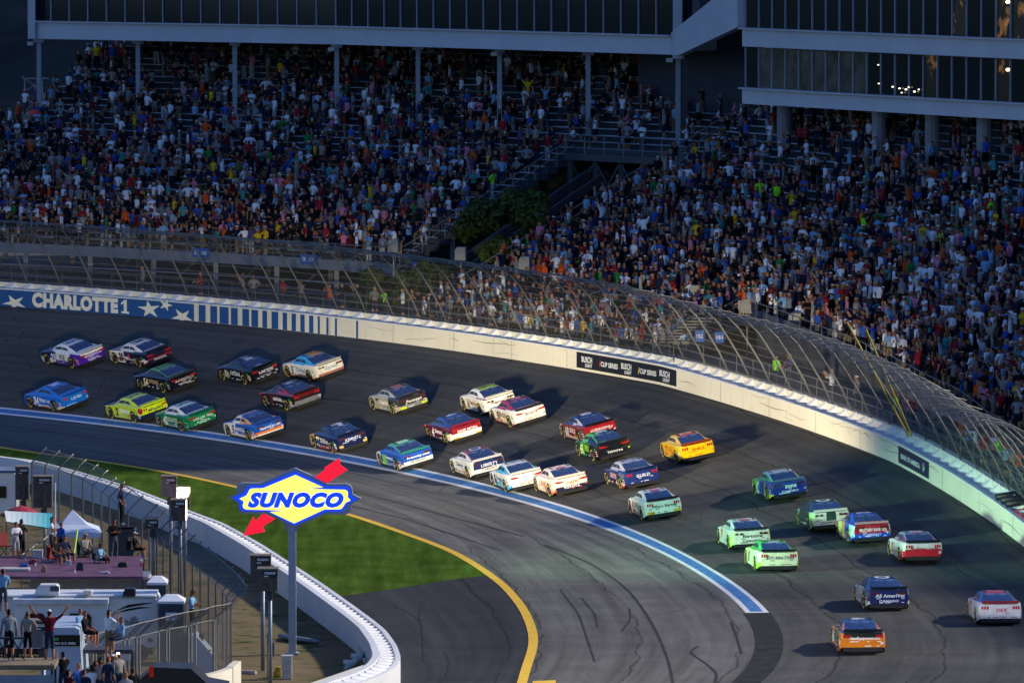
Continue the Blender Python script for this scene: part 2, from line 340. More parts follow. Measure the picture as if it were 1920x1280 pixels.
def wstar(px, r, rot, z=.5, sq=1.0):
    p = star(5, .36, rot); v_ = [(0, 0)] + [(max(-3, a * r * sq), min(.52, max(-.47, b * r))) for a, b in p]; onwall(v_, [(0, i + 1, (i + 1) % 10 + 1) for i in range(10)], s_at_px(px), z, 'star', M_LET)
wstar(282, .62, .15, .5, 1.6); wstar(28, .55, .5, .25, 1.8); wstar(340, .55, .6, .2, 1.8); wstar(312, .4, -.3, .85, 1.5)
sx0, sx1 = s_at_px(368), s_at_px(640); nst = 15
wid = MB()
for i in range(nst):
    px = 372 + (272 / nst) * i * (1 + .012 * (nst - i)); frac = .80 - .74 * i / nst; a = s_at_px(px); b = s_at_px(px + 19.5 * frac)
    panel(a, b, .01, 1.04, 'blue_stripe', M_WBLUE)
panel(s_at_px(651), s_at_px(653.5), .01, 1.04, 'blue_stripe', M_WBLUE); panel(s_at_px(669), s_at_px(670.5), .01, 1.04, 'blue_stripe', M_WBLUE)
b0, b1 = s_at_px(1083), s_at_px(1268); panel(b0, b1, .14, 1.02, 'black_panel', M_BBLK, -.016)
def wtext(t, px, pxw, z, h, m, shear=0, bold=.03):
    v, f = text_mesh(t, bold, shear); a, b = s_at_px(px - pxw / 2), s_at_px(px + pxw / 2)
    onwall(v * np.array([(a - b) / (v[:, 0].max() - v[:, 0].min()), h]), f, (a + b) / 2, z, 'wall_lettering', m, -.024)
for px in (1102, 1176, 1248): wtext('BUSCH', px, 19, .66, .34, M_LETW); wtext('LIGHT', px + 2, 12, .34, .2, M_LETW)
for px in (1143, 1217): wtext('CUP SERIES', px, 31, .56, .28, M_LETW)
for px in (1123, 1198):
    for k, mm in enumerate((mat('yellow_paint', (.8, .55, .03), .5), M_RED, mat('blue_mark', (.05, .1, .5), .5))): wtext('I', px + k * 2, 1.6, .56, .36, mm, .3)
panel(s_at_px(1685), s_at_px(1741), .16, 1.0, 'navy_panel', M_NAVY, -.016)
wtext('BANK OF AMERICA', 1707, 34, .55, .26, M_LETW)
fl = [[(-.5, -.3), (-.1, -.1), (.5, .35), (.1, .15)], [(-.3, -.45), (.1, -.25), (.6, .1), (.2, 0)], [(-.7, -.15), (-.3, .1), (.1, .45), (-.2, .35)]]
for q in fl: onwall([(a * .35, b * .6) for a, b in q], [(0, 1, 2, 3)], s_at_px(1733), .58, 'wall_emblem', M_LETW, -.024)
pj = MB()
for s in np.arange(4, 108, 6.1):
    P = [out(s, -.006, float(wz(s)) + .02), out(s + .035, -.006, float(wz(s)) + .02), out(s + .035, -.006, float(wz(s)) + 1.05), out(s, -.006, float(wz(s)) + 1.05)]; pj.add(P, [(0, 1, 2, 3)])
pj.build('panel_joints', mat('joint_dark', (.16, .15, .13), .9), ow)  # thin dark strips marking the joints between wall panels
sf_ = MB(); rw_ = random.Random(3)
for k in range(46):      # tyre scrapes
    s = rw_.uniform(4, 106); L_ = rw_.uniform(.8, 4.5); z_ = rw_.uniform(.25, .95); h_ = rw_.uniform(.015, .05)
    if s_at_px(1268) - 1 < s < s_at_px(1083) + 5 or s > s_at_px(660) - 4: continue
    q_ = [(s + L_ * t_ / 6, z_ + .05 * math.sin(t_ + k)) for t_ in range(7)]; P = np.array([[out(a, -.007, float(wz(a)) + b), out(a, -.007, float(wz(a)) + b + h_ * math.sin(math.pi * (i + .4) / 7))] for i, (a, b) in enumerate(q_)]); sf_.grid(P)
sf_.build('tyre_scrapes', mat('scrape_black', (.22, .21, .19), .9, var=.5, vscale=6), ow)
# black tyre-like bundles and red bracing in the wall gap at the right edge
# --------------------------------------------- catch fence (thing)
cf = thing('catch_fence', 'tall curved steel catch fence with mesh leaning over the outer wall', 'fence')
prof = [(0, 1.4), (-.5, 2.4), (-1.15, 3.4), (-1.75, 4.25), (-2.45, 4.9), (-3.2, 5.3), (-4.0, 5.42), (-4.6, 5.3)]
def fpt(s, i, e=0): k = float(np.interp(s, [0, 14, 28, 50], [1.52, 1.44, 1.24, 1.06])); return out(s, 1.14 + prof[i][0] * k, float(wz(s)) + 1.4 + (prof[i][1] - 1.4) * k + e)
sp_ = np.arange(-6, 146, 2.62)
for s in sp_:
    mb = MB(); mb.tube([V3(fpt(s, i)) for i in range(8)], [.05] * 4 + [.04] * 4, 6)
    if int(s * 7) % 3 == 0: a = V3(fpt(s, 3)); b_ = V3(out(s, 1.14 - .6, float(wz(s)) + 4.8)); mb.tube([a, b_], .035, 4)
    mb.build('fence_post', M_GALV, cf, smooth=True)
def net_mat(name, dens, col):
    m = bpy.data.materials.new(name); m.use_nodes = True; t = NT(m); b = t.n['Principled BSDF']; uv = t.new('UVMap').outputs[0]; sep = t.new('SeparateXYZ'); t.put(sep.inputs[0], uv)
    a = t.math('LESS_THAN', t.math('FRACT', t.math('MULTIPLY', t.math('ADD', sep.outputs[0], sep.outputs[1]), 10)), dens)
    c = t.math('LESS_THAN', t.math('FRACT', t.math('MULTIPLY', t.math('SUBTRACT', sep.outputs[0], sep.outputs[1]), 10)), dens)
    b.inputs['Base Color'].default_value = (*col, 1); b.inputs['Roughness'].default_value = .6; b.inputs['Metallic'].default_value = .4
    t.put(b.inputs['Alpha'], t.math('MAXIMUM', a, c)); return m
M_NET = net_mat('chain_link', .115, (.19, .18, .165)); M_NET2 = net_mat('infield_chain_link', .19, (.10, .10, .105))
seg = np.arange(-8, 150, 1.31); P = np.array([[fpt(s, i) for i in range(8)] for s in seg]); mb = MB(); mb.grid(P); mb.uv = [(s, prof[i][1] - prof[i][0]) for s in seg for i in range(8)]; mb.build('chain_link_mesh', M_NET, cf)
mb = MB()
for h in np.linspace(.15, 6.7, 15):
    i = min(6, int(h)); fr = h - i
    P = [V3(np.array(fpt(s, i)) * (1 - fr) + np.array(fpt(s, i + 1)) * fr) for s in seg]; mb.tube(P, .014, 3, caps=False)
mb.build('cables', M_GALV, cf)
mb = MB()
for z_ in (1.9, 2.35): mb.tube([V3(out(s, 1.5, float(wz(s)) + z_)) for s in seg], .02, 4)
for s in np.arange(-6, 146, 2.0): z_ = float(wz(s)); mb.tube([V3(out(s, 1.5, z_ + 1.2)), V3(out(s, 1.5, z_ + 2.35))], .02, 4)
mb.build('walkway_railing', M_GALV, cf)
# terrace behind the wall
te = MB(); P = np.array([[out(s, o, float(wz(s)) * (1 if o < 6 else .6) + 1.15 + (1.4 if o > 6 else 0)) for o in (1.28, 2.5, 5, 6.5, 20, 60)] for s in np.arange(-45, 190, 3)]); te.grid(P); struct('terrace', te, mat('terrace_ground', (.05, .055, .055), .9, var=.3, vscale=.3))
# --------------------------------------------- inner wall (thing)
iw = thing('inner_wall', 'low white barrier wall curving around the infield with block-filled top', 'barrier')
def iws(a, b, z0, z1, name, m, i0_=0, i1_=None):
    A, B = offset(IW, -a), offset(IW, -b); Q = np.stack([A, A, B, B], 1)[i0_:i1_]; Q[:, 0, 2] = z0; Q[:, 1, 2] = z1; Q[:, 2, 2] = z1; Q[:, 3, 2] = z0; mb = MB(); n_ = len(Q)
    mb.add(Q.reshape(-1, 3).tolist(), [(i * 4 + j, i * 4 + (j + 1) % 4, (i + 1) * 4 + (j + 1) % 4, (i + 1) * 4 + j) for i in range(n_ - 1) for j in range(4)]); return mb.build(name, m, iw)
iws(0, .20, -.05, 1.0, 'front_panel', M_WHITE); iws(.86, 1.12, -.05, 1.12, 'rear_wall', M_WHITE); iws(.2, .86, .2, .55, 'gap_floor', M_CONC)
Tn = np.gradient(IW[:, :2], axis=0); Tn /= np.hypot(*Tn.T)[:, None]
dd = np.concatenate([[0], np.cumsum(np.hypot(*(IW[1:, :2] - IW[:-1, :2]).T))]); k = 0; rest = MB()
for d_ in np.arange(dd[-1] - 8, 20, -1.05):
    p = np.array([np.interp(d_, dd, IW[:, 0]), np.interp(d_, dd, IW[:, 1])]); t_ = np.array([np.interp(d_, dd, Tn[:, 0]), np.interp(d_, dd, Tn[:, 1])]); t_ /= np.hypot(*t_); nn = np.array([t_[1], -t_[0]])
    def q(a, b, z): r = p + t_ * a + nn * b; return (r[0], r[1], z)
    mb = MB() if k < 90 else rest
    mb.add([q(-.42, .21, .5), q(.3, .21, .5), q(.42, .85, .5), q(-.42, .85, .5), q(-.36, .22, .97), q(-.28, .22, .97), q(.2, .84, 1.07), q(-.36, .84, 1.07)], [(0, 3, 2, 1), (4, 5, 6, 7), (0, 1, 5, 4), (1, 2, 6, 5), (2, 3, 7, 6), (3, 0, 4, 7)])
    if mb is not rest: mb.build('foam_block', M_FOAM, iw)
    k += 1
if rest.f: tag(rest.build('foam_blocks', M_FOAM, iw), kind='stuff')
# spare barrier closing the bend
cb = MB(); a, b = gz(700, 1243, 1.0), gz(580, 1284, 1.0)
cb.beam((a.x, a.y, .5), (b.x, b.y, .5), .45, 1.0); o = cb.build('concrete_barrier', M_CREAM); tag(o, 'short cream concrete barrier lying inside the tip of the inner wall', 'barrier')
# asphalt marks on the apron
sk = MB()
def skid(pts, w_):
    Q = resample([gz(*q) for q in pts], 40, 2); A, B = offset(Q, -w_ / 2), offset(Q, w_ / 2); P = np.stack([A, B], 1); P[..., 2] = .004; sk.grid(P)
skid([(1020, 1020), (1110, 1055), (1180, 1105), (1225, 1170), (1255, 1240), (1262, 1285)], .13); skid([(1050, 1105), (1085, 1150), (1105, 1210), (1115, 1240)], .10); skid([(1090, 1120), (1115, 1150), (1120, 1175)], .09)
skid([(640, 915), (760, 945), (870, 975), (985, 1005)], .09); skid([(650, 945), (770, 975), (860, 1005), (940, 1032)], .07); skid([(1370, 1165), (1380, 1190), (1390, 1225)], .12); skid([(1310, 1210), (1290, 1222), (1320, 1240), (1345, 1262), (1340, 1280)], .13)
skid([(1180, 1140), (1182, 1160), (1165, 1184)], .10); skid([(800, 1120), (785, 1150), (793, 1180), (795, 1240)], .09)
tag(sk.build('skid_marks', mat('rubber_mark', (.05, .05, .05), .95, var=.4, vscale=2, spec=.03)), kind='structure')
# ================================================================ GRANDSTANDS
RK = .47
def zr(s, o): return float(wz(s)) + .8 + RK * (o - 3)
def zl(s, o): return 8.3 + RK * (o - 13)
BX = np.array([(-25, 4.2), (28.8, 4.7), (34.6, 5.4), (39.1, 5.6), (44.1, 6.1), (49.6, 6.6), (54.6, 6.9), (60.6, 7.4), (64.5, 7.8), (66, 3.0), (95, 3.0)])
def ob(s): return float(np.interp(s, BX[:, 0], BX[:, 1]))
M_METAL = mat('pale_metal_panel', (.56, .56, .58), .55, .1, var=.06, vscale=.5); M_GLASS = mat('dark_window_glass', (.006, .010, .02), .06, var=0, spec=.6)
M_GLASSB = mat('beige_reflection_glass', (.085, .075, .06), .12, var=.6, vscale=.9); M_LITW = mat('lit_window_glass', (.025, .018, .012), .15, var=.5, emit=(.75, .34, .10), es=.018)  # beige panes: a warm reflection painted into the glass colour
_lt = NT(M_LITW); _b = _lt.n['Principled BSDF']; _tc = _lt.new('TexCoord').outputs['Object']; _lt.put(_b.inputs['Emission Strength'], _lt.math('MULTIPLY', _lt.ramp(_lt.noise(_lt.mapping(_tc, (1, 1, .8)), 1.1, 4, .6), .54, .72), .22))
M_MULL = mat('window_mullion', (.34, .36, .40), .5, .2, var=0); M_LAMP = mat('lamp_glow', (.9, .8, .6), .5, emit=(1, .62, .25), es=5, var=0); M_SPARK = mat('small_lamp_glow', (.9, .9, .8), .5, emit=(1, .85, .6), es=2, var=0)
M_BSTEEL = mat('blue_grey_steel', (.20, .22, .25), .6, .2, var=.1)
def sweep(o0, o1, z0, z1, segs):   # box section swept along s; z funcs of s
    mb = MB(); P = []
    for s in segs: P.append([out(s, o0, z0(s)), out(s, o0, z1(s)), out(s, o1, z1(s)), out(s, o1, z0(s))])
    n_ = len(P)
    if n_ < 2: return mb
    mb.add(np.array(P).reshape(-1, 3).tolist(), [(i * 4 + j, i * 4 + (j + 1) % 4, (i + 1) * 4 + (j + 1) % 4, (i + 1) * 4 + j) for i in range(n_ - 1) for j in range(4)] + [(3, 2, 1, 0), ((n_ - 1) * 4, (n_ - 1) * 4 + 1, (n_ - 1) * 4 + 2, (n_ - 1) * 4 + 3)]); return mb
def grandstand(name, label, rows, zf, srange):
    t = thing(name, label, 'grandstand'); tr = MB()
    for o in rows:
        for rg in (srange(o) or []):
          segs = np.linspace(rg[0], rg[1], max(2, int((rg[1] - rg[0]) / 3)))
          m = sweep(o, o + .84, lambda s: zf(s, o) - .42, lambda s: zf(s, o), segs); tr.add(m.v, m.f)
          sweep(o + .42, o + .70, lambda s: zf(s, o) + .40, lambda s: zf(s, o) + .45, segs).build('bench', M_BENCH, t)
          lg = MB()
          for s in np.arange(rg[0] + .5, rg[1], 2.4): lg.beam(V3(out(s, o + .56, zf(s, o))), V3(out(s, o + .56, zf(s, o) + .4)), .05)
          tr.add(lg.v, lg.f)
    tr.build('seating_tiers', M_TREAD, t); return t
rowsR = np.arange(3, 37, .8); rowsL = np.arange(12.2, 38.5, .8)
def rR(o):
    if o >= 7.7: return [(-20, 91.5)]
    hi = max([s for s in np.arange(-20, 64.5, .5) if o >= ob(s)] or [-99])
    return ([(-20, hi)] if hi > -15 else []) + [(65.8, 91.5)]
def rL(o): return [((103.5 if o < 26.4 else 91.9), 141.5 if o > 27 else min(150, 141.5 + (27 - o) * 1.2))]
gr = grandstand('near_grandstand', 'crowded grandstand on the right rising behind the fence below the two-storey suites', rowsR, zr, rR)
gl = grandstand('far_grandstand', 'crowded grandstand on the left under the long glass-fronted suites on steel columns', rowsL, zl, rL)
# podium face below the near stand, end faces, stair stringers and rails
mb = MB()
P = np.array([[out(s, ob(s) - .05, float(wz(s)) + 1.1), out(s, ob(s) - .05, zr(s, ob(s)))] for s in np.arange(-25, 64.5, 1.5)]); mb.grid(P); mb.build('podium_wall', mat('dark_podium', (.06, .062, .065), .8, var=.4, vscale=.5), gr)
mb = MB(); sg_ = np.arange(-25, 64.5, 1.5)
P = np.array([[out(s, ob(s) - .1, zr(s, ob(s)) - .05), out(s, ob(s) - .1, zr(s, ob(s)) + .62)] for s in sg_]); mb.grid(P); mb.build('edge_panel', mat('edge_panel_grey', (.07, .08, .10), .7, var=.3, vscale=1), gr)
mb = MB(); mb.tube([V3(out(s, ob(s) - .1, zr(s, ob(s)) + 1.05)) for s in sg_], .03, 4); [mb.tube([V3(out(s, ob(s) - .1, zr(s, ob(s)) - .3)), V3(out(s, ob(s) - .1, zr(s, ob(s)) + 1.05))], .03, 4) for s in sg_]; mb.build('edge_railing', M_GALV, gr)
def endface(s, rows, zf, t, zb=3.5):
    mb = MB(); o0, o1 = rows[0], rows[-1] + .84
    mb.add([V3(out(s, o0, zb)), V3(out(s, o1, zb)), V3(out(s, o1, zf(s, o1))), V3(out(s, o0, zf(s, o0)))], [(0, 1, 2, 3)]); return mb.build('end_wall', M_TREAD, t)
endface(91.55, rowsR, zr, gr)
def rail(s, o0, o1, zf, t, hs=(.55, 1.05), m=None, r=.035):
    mb = MB()
    for h in hs: mb.tube([V3(out(s, o0, zf(s, o0) + h)), V3(out(s, o1, zf(s, o1) + h))], r, 5)
    for o in np.arange(o0, o1, 1.8): mb.tube([V3(out(s, o, zf(s, o) - .1)), V3(out(s, o, zf(s, o) + hs[-1]))], .025, 4)
    mb.build('stair_rail', m or M_GALV, t)
rail(91.8, 3, 29, zr, gr, r=.05); rail(103.2, 12, 26, zl, gl, m=M_BSTEEL)
mb = MB(); a, b = V3(out(102.4, 11, 5.5)), V3(out(102.2, 26.5, 13.4)); mb.beam(a, b, .35, .5); a, b = V3(out(101.4, 11, 5.3)), V3(out(101.2, 26.5, 13.2)); mb.beam(a, b, .3, .5); mb.build('stair_stringer', M_DARKST, gl)
# edge beam, under-structure and railing of the far stand
sweep(11.9, 12.2, lambda s: 7.3, lambda s: 7.95, np.linspace(103.5, 152, 20)).build('edge_beam', M_BSTEEL, gl)
mb = MB()
for h in (8.5, 8.95): mb.tube([V3(out(s, 11.95, h)) for s in np.linspace(103.5, 152, 20)], .03, 4)
for s in np.arange(103.5, 152, 1.6): mb.tube([V3(out(s, 11.95, 7.9)), V3(out(s, 11.95, 8.95))], .025, 4)
mb.build('front_railing', M_GALV, gl)
for s in np.arange(104, 152, 4.6):
    mb = MB(); mb.beam(V3(out(s, 12.4, 4)), V3(out(s, 12.4, 7.4)), .3); mb.beam(V3(out(s, 17, 4)), V3(out(s, 17, 9.7)), .3); mb.beam(V3(out(s, 12.4, 4.3)), V3(out(s, 17, 7.6)), .14); mb.build('support_column', M_BSTEEL, gl)
mb = MB()
for z_ in (5.2, 5.9, 6.6):
    mb.tube([V3(out(s, 11.2 - (6.6 - z_), z_)) for s in np.linspace(104, 152, 18)], .05, 4)
mb.build('lower_rail', M_BSTEEL, gl)
M_SIGNB = mat('blue_sign', (.02, .10, .42), .5, var=0)
def boardtext(t, o_, X, Y, w_, h_, m, parent, name='lettering', bold=.03, shear=0, d=.02):
    v, f = text_mesh(t, bold, shear); X, Y = Vector(X).normalized(), Vector(Y).normalized(); N = X.cross(Y)
    k = w_ / (v[:, 0].max() - v[:, 0].min()); mb = MB(); mb.add([Vector(o_) + X * (a * k) + Y * (b * h_) + N * d for a, b in v], f); return mb.build(name, m, parent)
def facing(s): th = float(np.interp(s, S, TH)); X = Vector((math.sin(th), -math.cos(th), 0)); return X, Vector((0, 0, 1))   # viewer's left-to-right
for px, tx, tw in ((240, '57   100', .8), (417, '58   103', .8), (600, '59   104', .8)):
    s = s_at_px(px + 40) + 7; X, Z = facing(s); c = V3(out(s, 11.8, 7.9)); mb = MB(); mb.box(c, (1.5, .08, .62), (X, X.cross(Z), Z)); sg = mb.build('section_sign', M_SIGNB); tag(sg, 'blue section board reading %s hung on the far stand edge' % tx.replace('   ', ' '), 'sign', 'blue section signs')
    boardtext(tx, c, X, Z, 1.1, .26, M_LETW, sg, d=.05)
s = 99
sh = MB()
for q0, q1 in (((1255.5, 590), (1304.5, 562.5)), ((1254.6, 603.7), (1306, 573.6)), ((1262, 613), (1321.6, 581)), ((1299, 619), (1331, 602)), ((1311, 559), (1328.5, 549.6)), ((1359.5, 573.6), (1390, 556.5)), ((1237.5, 612), (1250, 606))):
    sh.tube([gy(q0[0], q0[1], 388.5), gy(q1[0], q1[1], 390.5)], .045, 5)
for k in range(9): p = gy(1262 + k * 6.5, 640 - k * 5.5, 389 + k * .2); sh.box(p, (1.5, .9, .08))
tag(sh.build('stair_flight', M_GALV), 'pale slanting handrails and steps of a stair behind the fence at the near stand gap', 'stair')
# mezzanine and braced frame between the stands
mz = MB(); sweep(25.6, 26.5, lambda s: 14.0, lambda s: 14.45, np.linspace(91.9, 103.6, 5)).build('mezzanine_beam', M_DARKST, gl)
mb = MB()
for s in np.linspace(92, 103.5, 9): mb.tube([V3(out(s, 25.6, 14.4)), V3(out(s, 25.6, 15.6))], .045, 4)
for h in (14.8, 15.2, 15.6): mb.tube([V3(out(92, 25.6, h)), V3(out(103.6, 25.6, h))], .03, 4)
mb.build('mezzanine_railing', M_BSTEEL, gl)
mb = MB(); cs = np.linspace(92.2, 103.4, 7)
for i, s in enumerate(cs): mb.beam(V3(out(s, 25.9, 3.5)), V3(out(s, 25.9, 14.1)), .32)
for i in range(6):
    for za, zb_ in ((4, 7.5), (7.5, 11), (11, 14)):
        mb.beam(V3(out(cs[i], 25.9, za)), V3(out(cs[i + 1], 25.9, zb_)), .12); mb.beam(V3(out(cs[i + 1], 25.9, za)), V3(out(cs[i], 25.9, zb_)), .12)
for z_ in (7.5, 11): mb.beam(V3(out(92, 25.9, z_)), V3(out(103.5, 25.9, z_)), .14)
mb.build('braced_frame', M_DARKST, gl)
mb = MB()
for i in range(8): mb.beam(V3(out(92.5, 32 + i, 4.5 + i * .5)), V3(out(101.5, 32 + i, 4.5 + i * .5)), .35, .06)
mb.build('rear_bench', M_BENCH, gl)
# speaker boxes on poles
for i, q in enumerate([(738, 460), (864, 475), (984, 493), (1210, 528), (1304, 547), (1401, 573), (1492, 598), (1577, 628), (1649, 657), (1720, 685), (1780, 717), (1843, 743), (1901, 783)]):
    s = s_at_px(q[0]) ; best = min(((abs(proj(out(s_, 8, zr(s_, 8) + 1.0))[0] - q[0]), s_) for s_ in np.arange(20, 115, .5)))[1]
    P = out(best, min(8, ob(best) - .8) if best < 64.5 else 8, 0); p = gy(q[0], q[1], float(P[1])); X, Z = facing(best); X = Vector((.985, -.17, 0)); Yv = X.cross(Z)
    t = thing('speaker_box', 'beige speaker box on a pole, number %d from the left above the fence line' % (i + 1), 'speaker', (p.x, p.y, p.z), 0, 'speaker boxes behind the catch fence')
    t['label'] = 'beige speaker box %s' % ['leftmost on its pole, above the far stand corner', 'standing alone before the dark tree', 'beside the foot of the near stand stair rail', 'above the seats right of the stair rail', 'above the black wall board start', 'above the black wall board end', 'seventh from the right end of the row', 'between two white poles above the fence', 'just right of the yellow poles', 'fourth from the right end of the row', 'third from the right end of the row', 'second from the right end of the row', 'rightmost, beside a blue section board'][i]
    mb = MB(); mb.prism([(-.32, -.38), (.32, -.42), (.32, .38), (-.2, .38), (-.32, .2)], .6, (0, 0, 0), X, Z, back=-.3); mb.build('cabinet', mat('beige_cabinet', (.27, .265, .23), .6, var=.08), t)
    mb = MB(); mb.beam((0, 0, -.5), (0, 0, -3), .09); mb.beam(Yv * -.5 + Vector((.1, 0, -.45)), Yv * -.5 + Vector((.25, 0, .2)), .07); mb.build('pole', M_GALV, t)
# ---------------------------------------------------------------- suites
def suites(name, label, line, zlev, bays, t=None):
    """line: plan points of the glass front, zlev: (fascia_bottom, fascia_top, window_top ...) repeated"""
    t = thing(name, label, 'building'); return t
def facade(t, A, B, levels, nwin, mats_fn, depth=14, z_top=33, proud=.3):
    A, B = Vector((*A, 0)), Vector((*B, 0)); d = (B - A); L = d.length; X = d / L; Z = Vector((0, 0, 1)); N = Vector((-X.y, X.x, 0))  # N points away from camera
    if N.y < 0: N = -N
    for k, (f0, f1, w1) in enumerate(levels):
        mb = MB(); c = (A + B) / 2 + Vector((0, 0, (f0 + f1) / 2)) + N * (-proud / 2 + .4); mb.box(c, (L, .8 + proud, f1 - f0), (X, N, Z)); mb.box((A + B) / 2 + Vector((0, 0, f1 + .04)) + N * (-.2), (L, .5 + proud, .08), (X, N, Z)); mb.build('fascia', M_METAL, t)
        for i in range(nwin):
            a = A + X * (L * i / nwin + .05); b = A + X * (L * (i + 1) / nwin - .05); z0, z1 = f1 + .09, w1
            mb = MB(); mb.add([a + Z * z0, b + Z * z0, b + Z * z1, a + Z * z1], [(0, 1, 2, 3)]); wn = mb.build('window', mats_fn(k, i), t)
            mul = MB(); mul.box(A + X * (L * i / nwin) + Z * ((z0 + z1) / 2) - N * .05, (.06, .10, z1 - z0), (X, N, Z)); mul.build('mullion', M_MULL, wn)
    lo = levels[0][0]; mb = MB(); mb.box((A + B) / 2 + Vector((0, 0, (lo + z_top) / 2 + .1)) + N * (depth / 2 + .8), (L, depth - 1, z_top - lo - .2), (X, N, Z)); mb.build('shell', M_METAL, t)
    return X, N
sl_t = thing('far_suites', 'long pale suite building with a single row of dark windows over the left grandstand', 'building')
facade(sl_t, (-32.4, 476.8), (-11.5, 462.1), [(20.72, 21.85, 27)], 16, lambda k, i: M_GLASS); facade(sl_t, (-11.5, 462.1), (10.1, 437.2), [(20.72, 21.85, 27)], 20, lambda k, i: M_GLASS)
mb = MB(); mb.beam((-32.45, 476.6, 20.73), (-32.45, 476.6, 33), .5, 1.2, up=(0, 1, 0)); mb.build('end_post', M_METAL, sl_t)
mb = MB(); mb.beam((10.25, 436.8, 20.5), (10.25, 436.8, 33), .55, .55, up=(0, 1, 0)); mb.build('end_post', M_METAL, sl_t)
colz = [((-32.0, 476.4), 15.2), ((-25.1, 472.6), 15.4), ((-18.4, 467.6), 15.4), ((-11.5, 462.1), 15.6), ((-6.1, 457.0), 15.6), ((-.8, 450.8), 15.4), ((4.8, 444.5), 15.3), ((10.3, 436.6), 13)]
for (x, y), zb_ in colz:
    mb = MB(); mb.beam((x, y + .3, zb_ - 1), (x, y + .3, 20.75), .30, .36, up=(0, 1, 0)); mb.box((x, y + .3, 20.6), (.7, .7, .25)); mb.build('column', mat('column_steel', (.33, .35, .38), .6, .1, var=.1), sl_t)
mb = MB(); mb.beam((10.6, 437.1, 12), (10.6, 437.1, 20.7), .55, .5, up=(0, 1, 0)); mb.build('column', M_DARKST, sl_t)
for x, y in ((-32.3, 476.3), (10.0, 436.4), (-11.6, 461.7), (-.9, 450.4)):
    mb = MB(); mb.box((x - .25, y, 20.4), (.4, .3, .25)); mb.build('floodlight', mat('pale_lamp_case', (.5, .47, .38), .5, var=0), sl_t)
boardtext('G\nH\n \nS\nO\nU\nT\nH', (-.8, 450.75, 16.9), (1, 0, 0), (0, 0, 1), .16, 2.2, M_LETW, sl_t, 'column_lettering')
mb = MB(); mb.add([V3(out(s, 39.2, z_)) for s in (88, 141.5) for z_ in (19, 21.5)], [(0, 1, 3, 2)]); 
P = np.array([[out(s, 39.3, 3), out(s, 39.3, 21.5)] for s in np.linspace(91.9, 141.5, 18)]); mb = MB(); mb.grid(P); mb.build('back_wall', M_TREAD, gl)
# sloping link between the two suite blocks
lk = MB(); A, B = Vector((10.35, 437.2, 0)), Vector((14.1, 425.5, 0)); X = (B - A).normalized()
lk.prism([(0, 20.72), (1.4, 20.72), (12.2, 22.7), (12.2, 25.6), (.35, 22.2), (0, 22.1)], .5, A, X, (0, 0, 1)); lo = lk.build('link_stair', M_METAL); tag(lo, 'sloping pale parapet of the stair linking the two suite buildings', 'stair')
mb = MB(); N = Vector((-X.y, X.x, 0)); N = N if N.y > 0 else -N
mb.add([A + N * .3 + Vector((0, 0, 22)), B + N * .3 + Vector((0, 0, 24)), B + N * .3 + Vector((0, 0, 34)), A + N * .3 + Vector((0, 0, 34))], [(0, 1, 2, 3)]); mb.build('stair_glazing', M_GLASS, lo)
sr = thing('near_suites', 'two-storey pale suite building with lit windows above the right grandstand on concrete columns', 'building')
def gm(k, i):
    if k == 0: return M_GLASSB if i in (1, 2, 3, 4, 5, 6, 7, 8) else (M_LITW if i in (13, 18, 20, 22) else M_GLASS)
    return M_LITW if i in (15, 18, 19, 21) else M_GLASS
A, B = (14.15, 425.3), (33.5, 389.5)
Xs, Ns = facade(sr, A, B, [(18.1, 19.0, 21.5), (21.55, 22.6, 27)], 26, gm, z_top=34)
for q, r_ in (((1893, 4), .10), ((1893, 131), .09), ((1650, 122), .03), ((1651, 157), .03), ((1677, 163), .04), ((1690, 166), .04), ((1702, 168), .05), ((1707, 164), .03), ((1718, 172), .05), ((1726, 168), .03), ((1694, 174), .03)):
    d_ = ray(*q); A3 = Vector((*A, 0)); nn = np.array(Ns); t_ = ((A3 - Vector((0, 0, CAM_H))).dot(Ns)) / float(np.dot(d_, nn)); p = Vector(d_ * t_) + Vector((0, 0, CAM_H)) - Ns * .12
    mb = MB(); mb.add([p + Vector((math.cos(a) * r_, 0, math.sin(a) * r_)) + e for e in (-Ns * .03, Ns * .03) for a in np.arange(0, 6.2, 1.05)], [(0, 1, 2, 3, 4, 5), (11, 10, 9, 8, 7, 6)] + [(i, (i + 1) % 6, 6 + (i + 1) % 6, 6 + i) for i in range(6)]); mb.build('wall_lamp', M_LAMP if r_ > .08 else M_SPARK, sr)
for s, o in ((86.1, 24.1), (77.4, 23.6), (72.6, 23.8), (68.0, 24.0), (63.3, 24.4), (58.5, 25)):
    p = out(s, o, 0); x, y = float(p[0]), float(p[1]); A_, B_ = Vector((*A, 0)), Vector((*B, 0)); q = Vector((x, y, 0)); k = (q - A_).dot(Xs); q = A_ + Xs * k + Ns * .9
    mb = MB(); n = 10; mb.tube([(q.x, q.y, 11.5), (q.x, q.y, 18.15)], .43, 10); mb.build('column', mat('column_concrete', (.24, .24, .24), .85, var=.2, vscale=.8), sr, smooth=False)
P = np.array([[out(s, 37.2, 4), out(s, 37.2, 26)] for s in np.linspace(-20, 91.5, 18)]); mb = MB(); mb.grid(P); mb.build('back_wall', M_TREAD, gr)
mb = MB(); mb.add([(8, 447, 15), (22, 425, 15), (22, 425, 34), (8, 447, 34), (8.2, 447.3, 15), (22.2, 425.3, 15), (22.2, 425.3, 34), (8.2, 447.3, 34)], [(0, 1, 2, 3), (7, 6, 5, 4), (3, 2, 6, 7), (0, 3, 7, 4), (1, 5, 6, 2)]); mb.build('gap_blocking_panel', M_TREAD, sr)  # added dark panel behind the link, keeps sun from leaking through the gap
